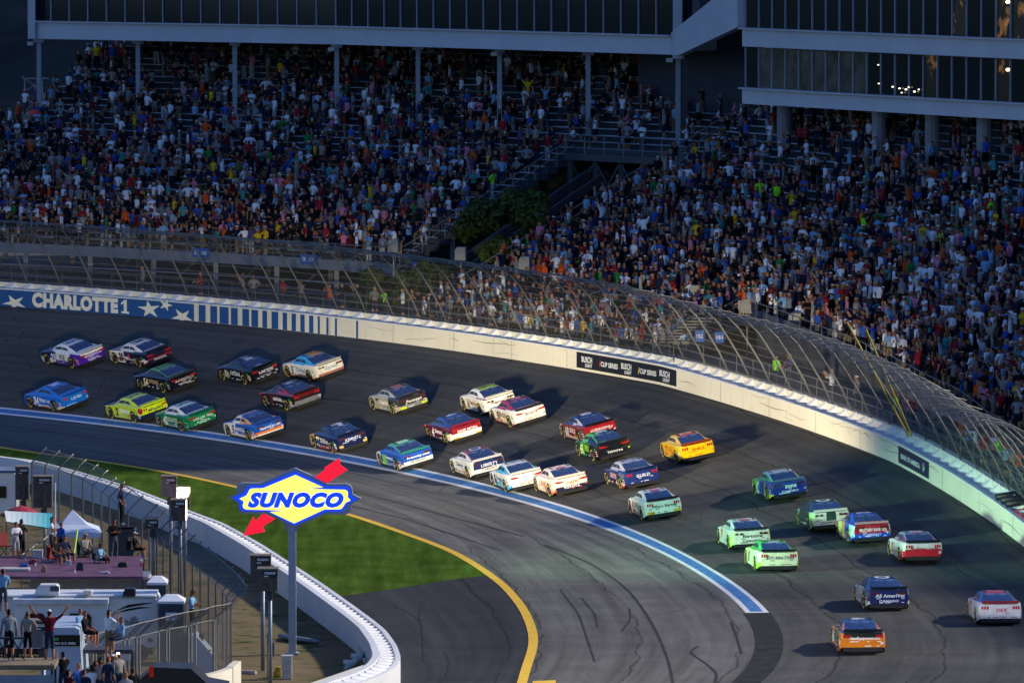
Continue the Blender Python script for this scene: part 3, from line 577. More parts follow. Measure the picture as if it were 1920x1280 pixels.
# ---------------------------------------------------------------- hill, tower, trees
hb = MB(); P = []
for i in range(60):
    row = []
    for j in range(26):
        x = -260 + i * 8; y = 640 + j * 16; h = (j / 25) ** .8 * 95 + 5 * math.sin(i * .35 + j * .2) + 3.5 * RNG.rand(); row.append((x, y, -2 + h))
    P.append(row)
hb.grid(np.array(P)); struct('hillside', hb, earth('wooded_hill', (.003, .007, .013), (.006, .012, .022), .12, (.010, .013, .026)))
tw = MB(); tx, ty = -43.5, 640.0
for dx in (-1.1, 1.1): tw.beam((tx + dx, ty, 3), (tx + dx * .7, ty, 13), .10)
for k in range(6): tw.beam((tx - 1.1, ty, 3 + k * 1.7), (tx + 1, ty, 4.7 + k * 1.7), .06); tw.beam((tx + 1.1, ty, 3 + k * 1.7), (tx - 1, ty, 4.7 + k * 1.7), .06)
tw.beam((tx - 1, ty, 13), (tx + 1.4, ty, 13), .1); tw.beam((tx + .3, ty, 13), (tx + 2, ty, 8.5), .12); tw.beam((tx + 2, ty, 8.5), (tx + 2, ty, 7), .12)
o = tw.build('lattice_tower', M_BSTEEL); tag(o, 'faint grey lattice tower standing beyond the left end of the stands', 'tower')
M_LEAF = mat('leaf_green', (.055, .078, .014), .8, var=.45, vscale=1.2, spec=.2); M_BARK = mat('bark', (.07, .05, .035), .9)
def tree(name, label, base, H_, RX, nleaf, ls=.22, group=None):
    t = thing(name, label, 'tree' if H_ > 4 else 'bush', base, 0, group); mb = MB()
    mb.tube([(0, 0, 0), (.1, 0, H_ * .3), (0, .1, H_ * .55)], [.28, .2, .12], 8); tips = []
    for k in range(9):
        a = k * 2.4; r_ = RX * (.35 + .4 * random.random()); z1 = H_ * (.45 + .45 * random.random()); tip = (math.cos(a) * r_, math.sin(a) * r_, z1); mb.tube([(0, 0, H_ * .28), (tip[0] * .5, tip[1] * .5, z1 * .75), tip], [.12, .08, .03], 5); tips.append(tip)
    mb.build('trunk', M_BARK, t); V = []; F = []; cl = []
    for k in range(46):
        a = random.random() * 6.28; u = random.random() ** .5; zz = random.random(); rr = RX * (1 - (abs(zz - .42) / .62) ** 2) * u; cl.append((math.cos(a) * rr, math.sin(a) * rr, H_ * (.12 + .86 * zz), RX * (.14 + .16 * random.random())))
    for k in range(nleaf):
        c = cl[k % 46]; d = np.array([random.gauss(0, 1) for _ in range(3)]); d /= np.linalg.norm(d); r_ = c[3] * (.55 + .5 * random.random() ** .5); p = np.array(c[:3]) + d * r_ * np.array([1, 1, .8])
        u = np.array([random.gauss(0, 1) for _ in range(3)]); u /= np.linalg.norm(u); v = np.cross(u, d + .3 * u[::-1]); v /= np.linalg.norm(v) + 1e-6; z_ = ls * (.6 + .8 * random.random()); i = len(V)
        V += [tuple(p - u * z_), tuple(p + v * z_ * .5), tuple(p + u * z_), tuple(p - v * z_ * .5)]; F.append((i, i + 1, i + 2, i + 3))
    m = MB(); m.v = V; m.f = F; m.build('crown', M_LEAF, t); return t
p = out(96.5, 14, 0); tree('broadleaf_tree', 'large dark green tree filling the gap between the two grandstands', (float(p[0]) + .6, float(p[1]), 4.2), 8.3, 4.5, 12000)
p = out(94, 15.5, 0); tree('broadleaf_tree', 'darker tree behind the large one beside the near stand stair', (float(p[0]) + 1.6, float(p[1]) + 2, 4.2), 6.8, 2.8, 5000)
p = out(99.5, 6.5, 0); tree('bush', 'round bush behind the fence left of the stair foot', (float(p[0]), float(p[1]), 4.6), 3.3, 1.9, 3000, .16)
p = out(95.5, 6.8, 0); tree('bush', 'taller bush behind the fence beside the stair foot', (float(p[0]), float(p[1]), 4.6), 4.0, 2.2, 3600, .16)
# ================================================================ PEOPLE
TOPS = dict(white='#dfe0e2', black='#15161a', navy='#1b2440', gray='#7d8086', red='#96222b', blue='#2f539c', skyblue='#7aa3c2', teal='#3f8886', orange='#d8531c', yellow='#d9b21c', green='#1f7a3c', pink='#d07a92', purple='#54456c', tan='#8f8a80', maroon='#5c1522', lime='#8df023')
TW = dict(white=24, black=30, navy=16, gray=12, red=6, blue=7, skyblue=6, teal=3, orange=2.2, yellow=1.2, green=2.2, pink=3, purple=3, tan=5, maroon=4, lime=.25)
BOTS = dict(black='#17181c', denim='#31405c', khaki='#9b8765', gray='#5c5e63', white='#c9c9c7', navy='#1c2238')
HATS = dict(white='#e3e3e0', black='#141416', red='#9c1a20', navy='#1c2748', tan='#b39a70', blue='#2a55b0')
HAIR = ['#1b130d', '#2a1c12', '#4a3320', '#6e5434', '#0f0c0a', '#8a7350']
SKIN = ['#a87458', '#966448', '#b58468', '#6a4530', '#9c684c', '#b88a70']
POSES = {}
def pose_joints(legs, arms):
    J = []; E = []
    def j(p, r, parent, reg):
        J.append((p, r, reg)); 
        if parent is not None: E.append((parent, len(J) - 1))
        return len(J) - 1
    sit = legs == 'sit'; zp = .56 if sit else .95
    pel = j((0, 0, zp), (.155, .11), None, 'bot'); ab = j((0, .01, zp + .2), (.14, .10), pel, 'top'); ch = j((0, .0, zp + .40), (.215, .13), ab, 'top'); nk = j((0, 0, zp + .54), (.06, .06), ch, 'skin')
    hd = j((0, -.015, zp + .64), (.075, .085), nk, 'skin'); tp = j((0, -.01, zp + .75), (.078, .09), hd, 'hair'); j((0, 0, zp + .80), (.05, .06), tp, 'hair')
    for sgn in (-1, 1):
        if sit: hp = j((sgn * .10, -.05, .55), (.09, .085), pel, 'bot'); kn = j((sgn * .14, -.46, .55), (.07, .07), hp, 'bot'); sh = j((sgn * .14, -.46, .30), (.055, .06), kn, 'calf'); an = j((sgn * .14, -.44, .09), (.042, .045), sh, 'calf'); j((sgn * .16, -.60, .04), (.045, .035), an, 'shoe')
        else: hp = j((sgn * .09, 0, .86), (.10, .095), pel, 'bot'); kn = j((sgn * .11, -.02, .50), (.07, .075), hp, 'bot'); sh = j((sgn * .12, .01, .32), (.058, .064), kn, 'calf'); an = j((sgn * .12, .02, .09), (.042, .048), sh, 'calf'); j((sgn * .14, -.13, .045), (.048, .035), an, 'shoe')
        so_ = j((sgn * .20, 0, zp + .45), (.072, .075), ch, 'top'); a = arms[0 if sgn < 0 else 1]
        K = {'down': ((.25, .02, .20), (.27, -.06, -.03)), 'up': ((.33, -.05, .66), (.34, -.10, .95)), 'vee': ((.42, 0, .58), (.60, -.04, .82)), 'phone': ((.26, -.18, .32), (.12, -.36, .60)), 'hip': ((.40, .06, .24), (.22, -.04, .04)), 'fold': ((.26, -.08, .22), (-.02, -.22, .26)), 'point': ((.28, -.22, .50), (.36, -.46, .58)), 'lap': ((.24, -.12, .22), (.15, -.36, .10)), 'rail': ((.24, -.2, .24), (.22, -.42, .12))}[a]
        el = j((sgn * K[0][0], K[0][1], zp + K[0][2]), (.045, .045), so_, 'sleeve'); m1 = tuple(K[0][i] * .4 + K[1][i] * .6 for i in range(3)); fa = j((sgn * m1[0], m1[1], zp + m1[2]), (.034, .036), el, 'skin'); ha = j((sgn * K[1][0], K[1][1], zp + K[1][2]), (.036, .042), fa, 'skin')
        d = Vector([K[1][i] - K[0][i] for i in range(3)]).normalized(); d = Vector((d.x * sgn, d.y, d.z)); q = Vector(J[ha][0]) + d * .08; j(tuple(q), (.022, .03), ha, 'skin')
    return J, E
def person_mesh(legs, arms, sub=0):
    k = (legs, arms, sub)
    if k in POSES: return POSES[k]
    J, E = pose_joints(legs, arms); me = bpy.data.meshes.new('p'); me.from_pydata([a[0] for a in J], E, []); o = bpy.data.objects.new('p', me); SC.collection.objects.link(o)
    sm = o.modifiers.new('skin', 'SKIN'); sm.use_smooth_shade = True; sm.branch_smoothing = .3
    for i, a in enumerate(J): me.skin_vertices[0].data[i].radius = a[1]
    me.skin_vertices[0].data[0].use_root = True
    if sub: ms = o.modifiers.new('s', 'SUBSURF'); ms.levels = sub
    dg = bpy.context.evaluated_depsgraph_get(); dg.update(); ev = o.evaluated_get(dg); m2 = ev.to_mesh()
    V = np.array([v.co[:] for v in m2.vertices]); F = [tuple(p.vertices) for p in m2.polygons]; ev.to_mesh_clear(); bpy.data.objects.remove(o); bpy.data.meshes.remove(me)
    regs = [a[2] for a in J]; B = [(np.array(J[a][0]), np.array(J[b][0]), regs[b], regs[a]) for a, b in E]; cen = np.array([V[list(f)].mean(0) for f in F]); out_ = []
    RB = dict(top=.15, bot=.09, skin=.03, sleeve=.055, calf=.05, shoe=.04, hair=.07)
    for c in cen:
        best = (9, 'top')
        for p, q, rb, ra in B:
            d = q - p; L2 = d @ d; t = np.clip(((c - p) @ d) / L2, 0, 1); dist = np.linalg.norm(c - p - d * t) - RB.get((rb), .05)
            if dist < best[0]: best = (dist, rb if t > .35 or rb in ('hair', 'sleeve', 'calf', 'shoe') else (rb if ra == 'top' and rb == 'skin' else ra))
        r_ = best[1]; zh = (.56 if legs == 'sit' else .95)
        if c[2] > zh + .60 and abs(c[0]) < .12 and abs(c[1]) < .15:
            r_ = 'hat' if c[2] > zh + .735 else ('hair' if c[1] > .02 else 'skin')
        elif c[2] > zh + .53 and abs(c[0]) < .07: r_ = 'skin'
        out_.append(r_)
    POSES[k] = (V, F, out_); return POSES[k]
ARMS = [('down', 'down'), ('up', 'up'), ('vee', 'vee'), ('phone', 'phone'), ('hip', 'hip'), ('fold', 'fold'), ('down', 'point'), ('down', 'up'), ('phone', 'down'), ('hip', 'down')]
APH = {('down', 'down'): 'with arms at the sides', ('up', 'up'): 'raising both arms', ('vee', 'vee'): 'with arms spread wide', ('phone', 'phone'): 'holding up a phone', ('hip', 'hip'): 'with hands on hips', ('fold', 'fold'): 'with folded arms', ('down', 'point'): 'pointing at the track', ('down', 'up'): 'raising one arm', ('phone', 'down'): 'shading the eyes', ('hip', 'down'): 'with one hand on hip', ('lap', 'lap'): 'with hands in the lap', ('rail', 'rail'): 'leaning on the rail'}
def colours(regs, top, bot, hat, skin, hair, sleeve=True, longp=False):
    dk_ = lambda c_, k: tuple(q * k for q in c_)
    c = dict(top=dk_(lin(TOPS[top]), 1.0), bot=dk_(lin(BOTS[bot]), .6), skin=dk_(lin(skin), .8), hair=lin(hair), hat=lin(HATS[hat]) if hat else lin(hair), sleeve=lin(TOPS[top]) if sleeve else lin(skin), calf=lin(BOTS[bot]) if longp else lin(skin), shoe=(.25, .25, .26))
    return [c[r] for r in regs]
M_PPL = mat('clothing_and_skin', (.5, .5, .5), .9, attr='Col', var=.10, vscale=9, spec=.15)
def pmesh(name, V, F, cols, sub):
    me = bpy.data.meshes.new(name); me.from_pydata(V.tolist(), [], F); me.materials.append(M_PPL); a = me.attributes.new('Col', 'FLOAT_COLOR', 'FACE'); a.data.foreach_set('color', np.array([(*c, 1) for c in cols], 'f').ravel())
    me.polygons.foreach_set('use_smooth', [True] * len(F)); return me
def wch(d): k = list(d); wts = [d[x] for x in k]; return random.choices(k, wts)[0]
def rand_person():
    legs = 'stand' if random.random() < .72 else 'sit'; arms = random.choices(ARMS, [12, .5, .5, 3, 4, 6, 1.5, 1, 3, 4])[0]
    if legs == 'sit': arms = random.choice([('lap', 'lap'), ('lap', 'lap'), ('lap', 'lap'), ('phone', 'phone')])
    return dict(legs=legs, arms=arms, top=wch(TW), bot=random.choice(list(BOTS)), hat=random.choice([None] * 4 + ['white', 'white', 'black', 'red', 'navy', 'tan']), skin=random.choice(SKIN), hair=random.choice(HAIR), sleeve=random.random() < .85, longp=random.random() < .55, sc=random.uniform(.92, 1.06))
seats = []
def fill(rows, zf, rng, dens, side):
    for ri, o in enumerate(rows):
        for rg in rng(o):
         s = rg[0] + .4
         while s < rg[1] - .3:
             s += .50 * random.uniform(.85, 1.25)
             if math.sin(s * .9 + ri * .15) > .985: continue
             clump = .5 + .5 * math.sin(s * .31 + o * .5) * math.sin(s * .12 - o * .33)
             if random.random() > dens(s, o) * (.78 + .34 * clump): continue
             p = out(s, o + .18, zf(s, o)); q = proj(p)
             if not (-130 < q[0] < 2080 and -60 < q[1] < 1300): continue
             d = rand_person(); d.update(p=p, q=q, s=s, o=o, row=ri, side=side); d['yaw'] = float(np.interp(s, S, TH)) - math.pi / 2 + random.gauss(-.25, .5)
             if d['legs'] == 'sit': d['p'] = out(s, o + .56, zf(s, o) - .02)
             seats.append(d)
fill(rowsR, zr, rR, lambda s, o: .95 if o < 17 else (.72 if o < 21 else .38), 'near')
fill(rowsL, zl, rL, lambda s, o: (.86 if o < 24 else .56) if s > 103 else .34, 'far')
# people along the walkway behind the fence
wk = []
def walker(px, top, hat=None, arms=('rail', 'rail'), o=2.1, bot='denim', z=None):
    s = s_at_px(px) ; best = min(((abs(proj(out(s_, o, float(wz(s_)) + 1.9))[0] - px), s_) for s_ in np.arange(-5, 150, .25)))[1]
    d = rand_person(); d.update(legs='stand', top=top, hat=hat, arms=arms, bot=bot, s=best, o=o, row=-1, side='walk', p=out(best, o, float(wz(best)) + 1.15)); d['q'] = proj(d['p']); d['yaw'] = float(np.interp(best, S, TH)) - math.pi / 2 + random.gauss(0, .3); wk.append(d)
for a in [(270, 'gray', 'white', ('phone', 'down')), (376, 'red', None), (458, 'tan', None, ('phone', 'phone')), (478, 'tan', 'black', ('fold', 'fold')), (532, 'red', 'red'), (566, 'tan', None, ('phone', 'phone')), (618, 'orange', None, ('phone', 'phone')), (640, 'black', None), (668, 'navy', 'black'), (703, 'tan', 'tan'), (722, 'lime', None, ('phone', 'down')), (753, 'white', 'white', ('phone', 'phone')), (772, 'navy', 'navy'), (784, 'black', 'navy', ('fold', 'fold')), (812, 'black', None, ('phone', 'phone')), (824, 'black', None, ('phone', 'phone')), (845, 'gray', None), (862, 'black', None, ('phone', 'phone')), (900, 'purple', 'red'), (922, 'white', 'white'), (1245, 'tan', None, ('hip', 'down')), (1285, 'white', None), (1455, 'lime', 'black', ('fold', 'fold')), (1480, 'purple', None), (1560, 'white', None, ('phone', 'phone')), (1605, 'tan', None), (1680, 'lime', 'white', ('fold', 'fold')), (1698, 'pink', None), (1712, 'red', None), (1738, 'navy', 'black'), (1750, 'gray', 'white'), (1762, 'tan', 'tan'), (1800, 'orange', 'red', ('phone', 'phone')), (1812, 'skyblue', None), (1830, 'white', None), (1845, 'red', None), (1862, 'white', 'tan'), (1874, 'lime', None), (1888, 'skyblue', 'white'), (1900, 'tan', None), (1912, 'orange', 'red')]:
    walker(a[0], a[1], a[2], a[3] if len(a) > 3 else ('rail', 'rail'), o=2.0 + .3 * (a[0] % 3))
# a few seen clearly in the photograph
spec = [((1428, 372), 'lime', 'lime vest'), ((1450, 372), 'lime', 'lime vest'), ((65, 214), 'red', ''), ((801, 370), 'orange', ''), ((823, 355), 'green', ''), ((397, 192), 'yellow', ''), ((785, 300), 'pink', ''), ((1150, 232), 'pink', ''), ((915, 355), 'lime', ''), ((1817, 365), 'lime', ''), ((1700, 470), 'orange', ''), ((1655, 490), 'orange', ''), ((1530, 510), 'yellow', ''), ((490, 466), 'yellow', ''), ((503, 468), 'yellow', ''), ((1510, 685), 'blue', ''), ((1785, 690), 'skyblue', ''), ((1335, 370), 'blue', ''), ((1800, 650), 'blue', ''), ((1875, 655), 'blue', '')]
for q, c, n_ in spec:
    d = min((x for x in seats if x['side'] != 'walk'), key=lambda x: abs(x['q'][0] - q[0]) + abs(x['q'][1] - 22 - q[1])); d['top'] = c; d['legs'] = 'stand'; d['sleeve'] = True
vis = [d for d in seats if 0 < d['q'][0] < 1920 and d['q'][1] < 900]
vis.sort(key=lambda d: float(d['p'][1])); big = vis[:235] + wk; ids = set(id(d) for d in big)
ORD = ['front', 'second', 'third', 'fourth', 'fifth', 'sixth', 'seventh', 'eighth', 'ninth', 'tenth', 'eleventh', 'twelfth', 'thirteenth', 'fourteenth', 'fifteenth', 'sixteenth', 'seventeenth', 'eighteenth', 'nineteenth', 'twentieth']
used = set(); near_row = sorted(set(d['row'] for d in big if d['side'] == 'near'))
nr0 = int(round((min(ob(s) for s in range(0, 60)) - 3) / .8))
for d in big:
    for tries in range(60):
        ap = APH[d['arms']]; hatt = ' and %s cap' % d['hat'] if d['hat'] else ''
        pos = 'standing' if d['legs'] == 'stand' else 'seated'
        place = 'on the walkway behind the catch fence' if d['side'] == 'walk' else ('in the %s row at the right end of the near grandstand' % ORD[min(19, max(0, d['row'] - nr0))])
        if d['side'] == 'walk': lb = '%s spectator in %s top%s %s %s' % (pos, d['top'], hatt, ap, place)
        else: lb = '%s %s top%s, %s, %s row of near grandstand' % (pos, d['top'], hatt, ap, ORD[min(19, max(0, d['row'] - nr0))])
        lb = lb.replace('skyblue', 'sky blue').replace('seated', 'seated spectator in', 1).replace('standing', 'standing spectator in', 1) if d['side'] != 'walk' else lb.replace('skyblue', 'sky blue')
        if lb not in used and len(lb.split()) <= 16: break
        if len(lb.split()) > 16: lb = lb.replace(' spectator', ' person').replace(' behind the catch fence', ' behind the fence').replace('near grandstand', 'near stand')
        if lb not in used and len(lb.split()) <= 16: break
        if d['side'] == 'walk': d['hat'] = random.choice([None] + list(HATS)); d['arms'] = random.choice([('rail', 'rail'), ('phone', 'phone'), ('fold', 'fold'), ('hip', 'hip'), ('down', 'point'), ('hip', 'down')])
        else:
            d['hat'] = random.choice([None, None] + list(HATS)); d['arms'] = random.choice(ARMS) if d['legs'] == 'stand' else random.choice([('lap', 'lap'), ('phone', 'phone'), ('down', 'up')])
            if tries > 5: d['top'] = random.choice(list(TOPS)[:15])
    if len(lb.split()) > 16: lb = lb.replace(' person in', '').replace(' spectator in', '').replace(' the ', ' ').replace('standing ', '')
    used.add(lb)
    V, F, regs = person_mesh(d['legs'], d['arms'], 0); me = pmesh('person', V, F, colours(regs, d['top'], d['bot'], d['hat'], d['skin'], d['hair'], d['sleeve'], d['longp']), 0)
    o = bpy.data.objects.new('person', me); SC.collection.objects.link(o); o.location = V3(d['p']); o.rotation_euler = (0, 0, d['yaw']); o.scale = [d['sc']] * 3
    tag(o, lb, 'person', 'spectators on the fence walkway' if d['side'] == 'walk' else 'spectators in the near grandstand')
def crowd(side, name, label):
    AV = []; AF = []; AC = []; n0 = 0
    for d in seats:
        if id(d) in ids or d['side'] != side: continue
        V, F, regs = person_mesh(d['legs'], d['arms'], 0); c, s_ = math.cos(d['yaw']), math.sin(d['yaw']); v = V * d['sc']; w_ = np.stack([v[:, 0] * c - v[:, 1] * s_, v[:, 0] * s_ + v[:, 1] * c, v[:, 2]], 1) + d['p']
        AV.append(w_); AF += [tuple(i + n0 for i in f) for f in F]; AC += colours(regs, d['top'], d['bot'], d['hat'], d['skin'], d['hair'], d['sleeve'], d['longp']); n0 += len(v)
    me = pmesh(name, np.concatenate(AV), AF, AC, 0); o = bpy.data.objects.new(name, me); SC.collection.objects.link(o); tag(o, label, 'crowd', kind='stuff')
crowd('near', 'near_crowd', 'dense crowd of spectators filling the upper rows of the right grandstand'); crowd('far', 'far_crowd', 'dense crowd of spectators filling the left grandstand')
rb = MB(); p = gy(65, 214, 472.0); 
n = 10; rb.v = []; 
for i in range(5):
    for k in range(n): a = 2 * math.pi * k / n; r_ = .42 * math.cos(i / 4 * 1.4); rb.v.append((p.x + r_ * math.cos(a), p.y + r_ * math.sin(a), p.z + .3 * math.sin(i / 4 * 1.45)))
rb.f = [(i * n + k, i * n + (k + 1) % n, (i + 1) * n + (k + 1) % n, (i + 1) * n + k) for i in range(4) for k in range(n)]; rb.tube([(p.x, p.y, p.z + .3), (p.x, p.y, p.z - .7)], .015, 4)
tag(rb.build('umbrella', mat('bright_red_fabric', (.8, .05, .04), .7, var=0), smooth=True), 'bright red umbrella held up at the left edge of the far grandstand', 'umbrella')
# ================================================================ RACE CARS
def I(x, xs, ys): return float(np.interp(x, xs, ys))
def zt(x): return I(x, [-2.44, -2.0, -1.6, -1.2, 0, .95, 1.6, 2.1, 2.38, 2.47], [.95, .965, .975, .965, .94, .90, .82, .72, .60, .45])
def yw(x): return I(x, [-2.44, -2.25, -1.9, -1.4, -.6, .2, .9, 1.4, 2.0, 2.3, 2.42, 2.47], [.86, .94, .975, .995, .965, .96, .975, .995, .95, .84, .70, .50])
def zg(x): return I(x, [-1.80, -1.45, -1.1, -.75, -.3, .1, .3, .6, .98], [.975, 1.085, 1.19, 1.262, 1.29, 1.285, 1.255, 1.10, .905])
def yr(x): return I(x, [-1.8, -1.2, -.6, 0, .5, .98], [.66, .62, .60, .59, .66, .76])
def zb(x): return I(x, [-2.44, -2.2, -1.8, 2.2, 2.47], [.33, .26, .13, .11, .13])
def build_body():
    xs = np.concatenate([np.arange(-2.44, 2.30, .07), [2.30, 2.36, 2.40, 2.44, 2.47]]); V = []; rows = []; regs = []
    for x in xs:
        t_, w_, b_ = zt(x), yw(x), zb(x); G = zg(x) if -1.8 < x < .98 else t_; gh = G > t_ + .012; sh = t_ - .035; pr = []
        for k in range(9):
            f = k / 8; z = b_ + (sh - .05 - b_) * f; bul = .035 * (1 - (2 * f - .9) ** 2) if f < .95 else 0; pr.append((w_ - .045 + bul, z, 'side'))
        pr += [(w_ - .06, sh, 'side'), (w_ - .12, t_ - .012, 'top')]
        if gh:
            yb = min(.83, w_ - .14); y2 = yr(x); pr += [(yb, t_ + .0, 'top')]
            for f in (.25, .5, .75, .93): pr.append((yb + (y2 + .03 - yb) * f, t_ + (G - .05 - t_) * f, 'green'))
            pr += [(y2, G - .03, 'roof'), (y2 * .8, G - .008, 'roof'), (y2 * .4, G, 'roof'), (0, G + .003, 'roof')]
        else:
            for y in (.83, .74, .64, .54, .46, .40, .30, .15, 0): yy = min(y, w_ - .13) if y > .7 else y * (w_ / .97); pr.append((yy, t_ + .012 * (1 - (yy / .9) ** 2), 'top'))
        rows.append(pr)
    n = len(rows[0]); full = []
    for x, pr in zip(xs, rows):
        L = [(x, y, z) for y, z, _ in pr]; Rr = [(x, -y, z) for y, z, _ in pr[:-1]][::-1]; full.append(L + Rr)
    m = len(full[0]); V = [p for r_ in full for p in r_]; F = []; RG = []
    for i in range(len(xs) - 1):
        for j in range(m - 1):
            jj = j if j < n - 1 else m - 2 - j; q = [V[i * m + j], V[i * m + j + 1], V[(i + 1) * m + j + 1], V[(i + 1) * m + j]]; c = np.mean(q, 0); x = c[0]
            if jj < 9: rg = 'side'
            elif zg(x) > zt(x) + .012 and -1.8 < x < .98:
                if jj == 9 or jj == 10: rg = 'top'
                elif jj in (11, 12, 13, 14): rg = 'green'
                else: rg = 'roof'
                if -1.72 < x < -.86 and jj >= 16: rg = 'rearglass'
                if .26 < x < .95 and jj >= 16: rg = 'windshield'
                if jj in (12, 13) and ((-.28 < x < .52 and not (x > .40 and jj == 13)) or (-1.02 < x < -.36 and not (x < -.86 and jj == 13))): rg = 'sideglass'
            else: rg = 'top'
            if rg == 'top': rg = 'hood' if x > .6 else ('deck' if x < -1.0 else 'green')
            # wheel openings
            if jj < 9 and any(math.hypot(x - wx, c[2] - .33) < .405 for wx in (1.40, -1.39)): rg = None
            F.append((i * m + j, i * m + j + 1, (i + 1) * m + j + 1, (i + 1) * m + j)); RG.append(rg)
    V = [list(p) for p in V]
    # snap the ragged edge of the openings onto the circle
    use = {}
    for f, r_ in zip(F, RG):
        for k in f: use.setdefault(k, set()).add(r_)
    for k, st in use.items():
        if None in st and len(st) > 1:
            x, y, z = V[k]
            for wx in (1.40, -1.39):
                d = math.hypot(x - wx, z - .33)
                if d < .52: V[k] = [wx + (x - wx) * .40 / d, y, .33 + (z - .33) * .40 / d]
    # end caps
    def cap(i, x0, reg, rev):
        row = full[i][:11]; k0 = len(V); W = 14
        for y, z in [(p[1], p[2]) for p in row]:
            for w_ in range(W + 1): yy = y * (1 - 2 * w_ / W); V.append([x0 + (-.05 if not rev else .04) * (1 - (yy / .95) ** 2), yy, z])
        for a in range(10):
            for b in range(W): f = (k0 + a * (W + 1) + b, k0 + a * (W + 1) + b + 1, k0 + (a + 1) * (W + 1) + b + 1, k0 + (a + 1) * (W + 1) + b); F.append(f if rev else f[::-1]); RG.append(reg)
    cap(0, -2.44, 'rear', False); cap(len(xs) - 1, 2.47, 'front', True)
    return V, F, RG
BV, BF, BR = build_body()
BV = [tuple(v) for v in BV]; BC = [tuple(np.mean([BV[k] for k in f], 0)) for f in BF]
CAR_BVH = BVHTree.FromPolygons(BV, BF)
M_PAINT = mat('car_paint', (.5, .5, .5), .28, attr='Col', var=.14, vscale=3.5, coat=.6, spec=.5)
M_CGLASS = mat('car_glass', (.02, .04, .12), .12, var=.3, vscale=5, coat=.4); M_SGLASS = mat('car_side_opening', (.018, .018, .022), .4, var=.5, vscale=8); M_TYRE = mat('tyre_rubber', (.012, .012, .012), .75, var=0); M_RIM = mat('wheel_rim', (.10, .09, .075), .35, .7, var=0)
M_TL = mat('tyre_yellow_letters', (.72, .55, .08), .6, var=0); M_TAIL = mat('tail_light_red', (.32, .012, .012), .25, var=0, emit=(.8, .02, .01), es=.06); M_TAILD = mat('tail_light_dark', (.09, .018, .015), .25, var=.2); M_SPOIL = mat('spoiler_black', (.012, .012, .013), .4, var=0)
def submesh(names, off=0):
    idx = [k for k, r_ in enumerate(BR) if r_ in names]; mp = {}; v = []; f = []
    for k in idx:
        g_ = []
        for q in BF[k]:
            if q not in mp: mp[q] = len(v); v.append(BV[q])
            g_.append(mp[q])
        f.append(tuple(g_))
    return v, f, idx
def mk_mesh(name, v, f, m, smooth=True):
    me = bpy.data.meshes.new(name); me.from_pydata(v, [], f); me.materials.append(m); me.polygons.foreach_set('use_smooth', [smooth] * len(f)); me.update(); return me
bv, bf, bidx = submesh({'side', 'hood', 'deck', 'green', 'roof', 'rear', 'front'})
ME_RG = mk_mesh('rear_window', *submesh({'rearglass'})[:2], M_CGLASS); ME_WS = mk_mesh('windshield', *submesh({'windshield'})[:2], M_CGLASS)
v_, f_, _ = submesh({'sideglass'})
def compact(v, f): k = sorted(set(i for q in f for i in q)); mp = {a: i for i, a in enumerate(k)}; return [v[i] for i in k], [tuple(mp[i] for i in q) for q in f]
SWS = [mk_mesh('side_window', *compact(v_, [f for f in f_ if v_[f[0]][1] * sg > 0 and ((v_[f[0]][0] + v_[f[2]][0]) / 2 > -.32) == fr]), M_SGLASS) for sg in (1, -1) for fr in (True, False)]
def mbm(mb, name, m, smooth=False): return mk_mesh(name, mb.v, mb.f, m, smooth)
w_ = MB(); pr = [(.20, -.16), (.31, -.165), (.335, -.13), (.337, 0), (.335, .13), (.31, .165), (.20, .16)]; n = 24
w_.v = [(r_ * math.cos(2 * math.pi * k / n), y, r_ * math.sin(2 * math.pi * k / n)) for r_, y in pr for k in range(n)]; w_.f = [(i * n + k, (i + 1) * n + k, (i + 1) * n + (k + 1) % n, i * n + (k + 1) % n) for i in range(6) for k in range(n)]; ME_TY = mbm(w_, 'wheel', M_TYRE, True)
r_ = MB()
for sd_ in (-1, 1):
    ring = [(a * math.cos(2 * math.pi * k / n), sd_ * y, a * math.sin(2 * math.pi * k / n)) for a, y in ((.215, .150), (.19, .145), (.18, .11)) for k in range(n)]; r_.add(ring, [(i * n + k, i * n + (k + 1) % n, (i + 1) * n + (k + 1) % n, (i + 1) * n + k) for i in range(2) for k in range(n)])
    for k in range(5): a = 2 * math.pi * k / 5; r_.beam((0, sd_ * .115, 0), (.2 * math.cos(a), sd_ * .12, .2 * math.sin(a)), .05, .03, up=(0, 1, 0))
    r_.box((0, sd_ * .115, 0), (.10, .04, .10))
r_.add([(.18 * math.cos(2 * math.pi * k / n), 0, .18 * math.sin(2 * math.pi * k / n)) for k in range(n)], [tuple(range(n))]); ME_RIM = mbm(r_, 'rim', M_RIM)
l_ = MB()
for a0 in (20, 200):
    for sd_ in (-1, 1):
        ks = np.radians(np.linspace(a0, a0 + 120, 12)); l_.add([(a * math.cos(t), sd_ * .1675, a * math.sin(t)) for t in ks for a in (.245, .292)], [(2 * i, 2 * i + 1, 2 * i + 3, 2 * i + 2) for i in range(11)])
ME_TL = mbm(l_, 'tyre_lettering', M_TL)
u_ = MB(); u_.box((0, 0, .34), (4.3, 1.62, .34)); u_.box((-2.30, 0, .24), (.34, 1.62, .16)); u_.box((-2.43, 0, .20), (.12, 1.3, .10)); u_.box((0.0, .955, .105), (2.1, .05, .10)); u_.box((0.0, -.955, .105), (2.1, .05, .10)); u_.box((2.40, 0, .10), (.22, 1.7, .05)); ME_UN = mbm(u_, 'underbody', M_BLK)
s_ = MB(); s_.prism([(-.80, 0), (.80, 0), (.82, .115), (-.82, .115)], .02, (-2.40, 0, .965), (0, 1, 0), Vector((-.35, 0, 1)).normalized()); ME_SP = mbm(s_, 'spoiler', M_SPOIL)
